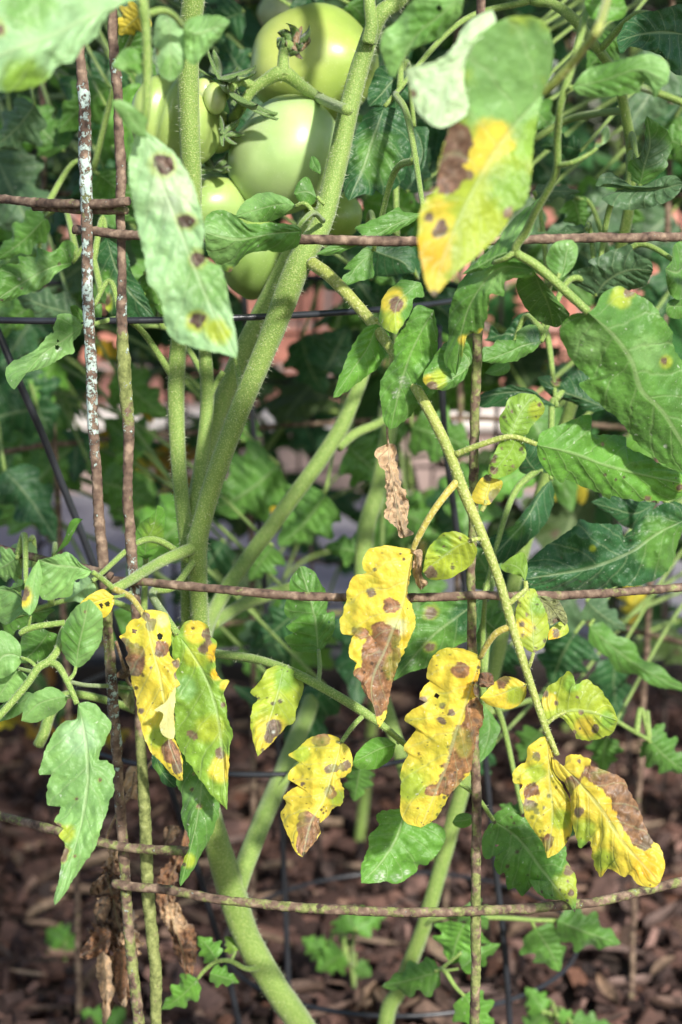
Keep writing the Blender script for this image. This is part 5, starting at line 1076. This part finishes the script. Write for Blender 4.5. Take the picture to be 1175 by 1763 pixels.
# ---- low shoots near the ground
def shoot(label, segs, leaves, group='low leafy shoots'):
    s0 = segs[0][0]; p = P(s0[0], s0[1], s0[2])
    e = empty('seedling', (p[0], p[1], 0)); tag(e, label, 'seedling', group); STEMPTS[e.name] = []
    for rows in segs: stem(e, rows, seg=8)
    for a in leaves: qleaf(e, *a)
    return e
sh1 = stalk(MAIN, [[(455, 1665, .905, 14), (425, 1668, .895, 10), (398, 1655, .89, 9), (375, 1655, .89, 8), (355, 1668, .89, 8), (340, 1686, .89, 6)], [(398, 1655, .89, 7), (405, 1640, .895, 6)], [(375, 1655, .89, 6), (370, 1650, .89, 6)], [(372, 1668, .89, 5), (366, 1676, .89, 5)]])
for a in ((340, 1686, 278, 1738, 52, .888, 'bgn'), (362, 1676, 412, 1692, 40, .885, 'bgn'), (372, 1652, 340, 1612, 44, .895, 'bgn'), (405, 1640, 388, 1612, 34, .90, 'gy')): qleaf(MAIN, *a, parent=sh1)
sh2 = stalk(SEC, [[(700, 1680, 1.0, 12), (735, 1690, .95, 9), (760, 1668, .92, 9), (785, 1700, .91, 8), (800, 1715, .905, 7)], [(760, 1668, .92, 7), (795, 1640, .92, 6)], [(757, 1670, .92, 6), (748, 1672, .92, 6)], [(762, 1672, .92, 6), (790, 1668, .92, 5)]])
for a in ((758, 1672, 658, 1698, 66, .92, 'g'), (800, 1590, 778, 1660, 90, .93, 'bgn'), (795, 1668, 862, 1625, 44, .93, 'bgn'), (800, 1712, 850, 1790, 70, .905, 'bgn')): qleaf(SEC, *a, parent=sh2)
sh3 = stalk(SEC, [[(725, 1600, 1.0, 10), (760, 1580, .99, 9), (860, 1580, .99, 9), (920, 1584, .99, 8), (965, 1585, .99, 7)], [(915, 1584, .99, 7), (922, 1600, .99, 6)], [(780, 1580, .99, 6), (770, 1592, .99, 6)]])
for a in ((960, 1585, 1070, 1625, 78, .985, 'g'), (922, 1598, 965, 1672, 72, .985, 'g'), (800, 1560, 840, 1600, 50, .97, 'g')): qleaf(SEC, *a, parent=sh3)
shoot('small leafy seedling in the mulch under the lowest rusty ring', [[(610, 1700, 1.25, 8), (605, 1650, 1.24, 7), (612, 1600, 1.22, 6)], [(606, 1660, 1.24, 6), (590, 1640, 1.23, 5)]],
      ((612, 1602, 600, 1560, 75, 1.21, 'bgn'), (612, 1600, 668, 1570, 50, 1.21, 'bgn'), (592, 1640, 545, 1670, 62, 1.22, 'bgn'), (560, 1640, 520, 1615, 44, 1.23, 'bgn'), (612, 1665, 640, 1680, 40, 1.25, 'g')))
shoot('small leafy seedling behind the slanting black leg, on the mulch', [[(110, 1720, 1.35, 7), (112, 1660, 1.34, 6), (112, 1620, 1.33, 5)]],
      ((112, 1622, 80, 1600, 60, 1.33, 'bgn'), (112, 1622, 135, 1640, 50, 1.33, 'bgn'), (112, 1690, 85, 1720, 50, 1.35, 'g')))
shoot('small leafy seedling between the dead brown leaves and the mulch', [[(190, 1800, 1.22, 7), (192, 1760, 1.21, 6)]], ((192, 1765, 215, 1735, 40, 1.2, 'bgn'), (192, 1765, 140, 1740, 50, 1.2, 'bgn')))
shoot('bright seedling beside the lower end of the second black leg', [[(940, 1850, 1.1, 9), (938, 1760, 1.09, 8), (930, 1740, 1.09, 7), (985, 1760, 1.09, 6)]],
      ((935, 1742, 905, 1700, 46, 1.085, 'bgn'), (935, 1745, 900, 1780, 60, 1.085, 'g'), (985, 1762, 1060, 1770, 50, 1.085, 'g'), (960, 1750, 1000, 1760, 30, 1.085, 'bgn')))
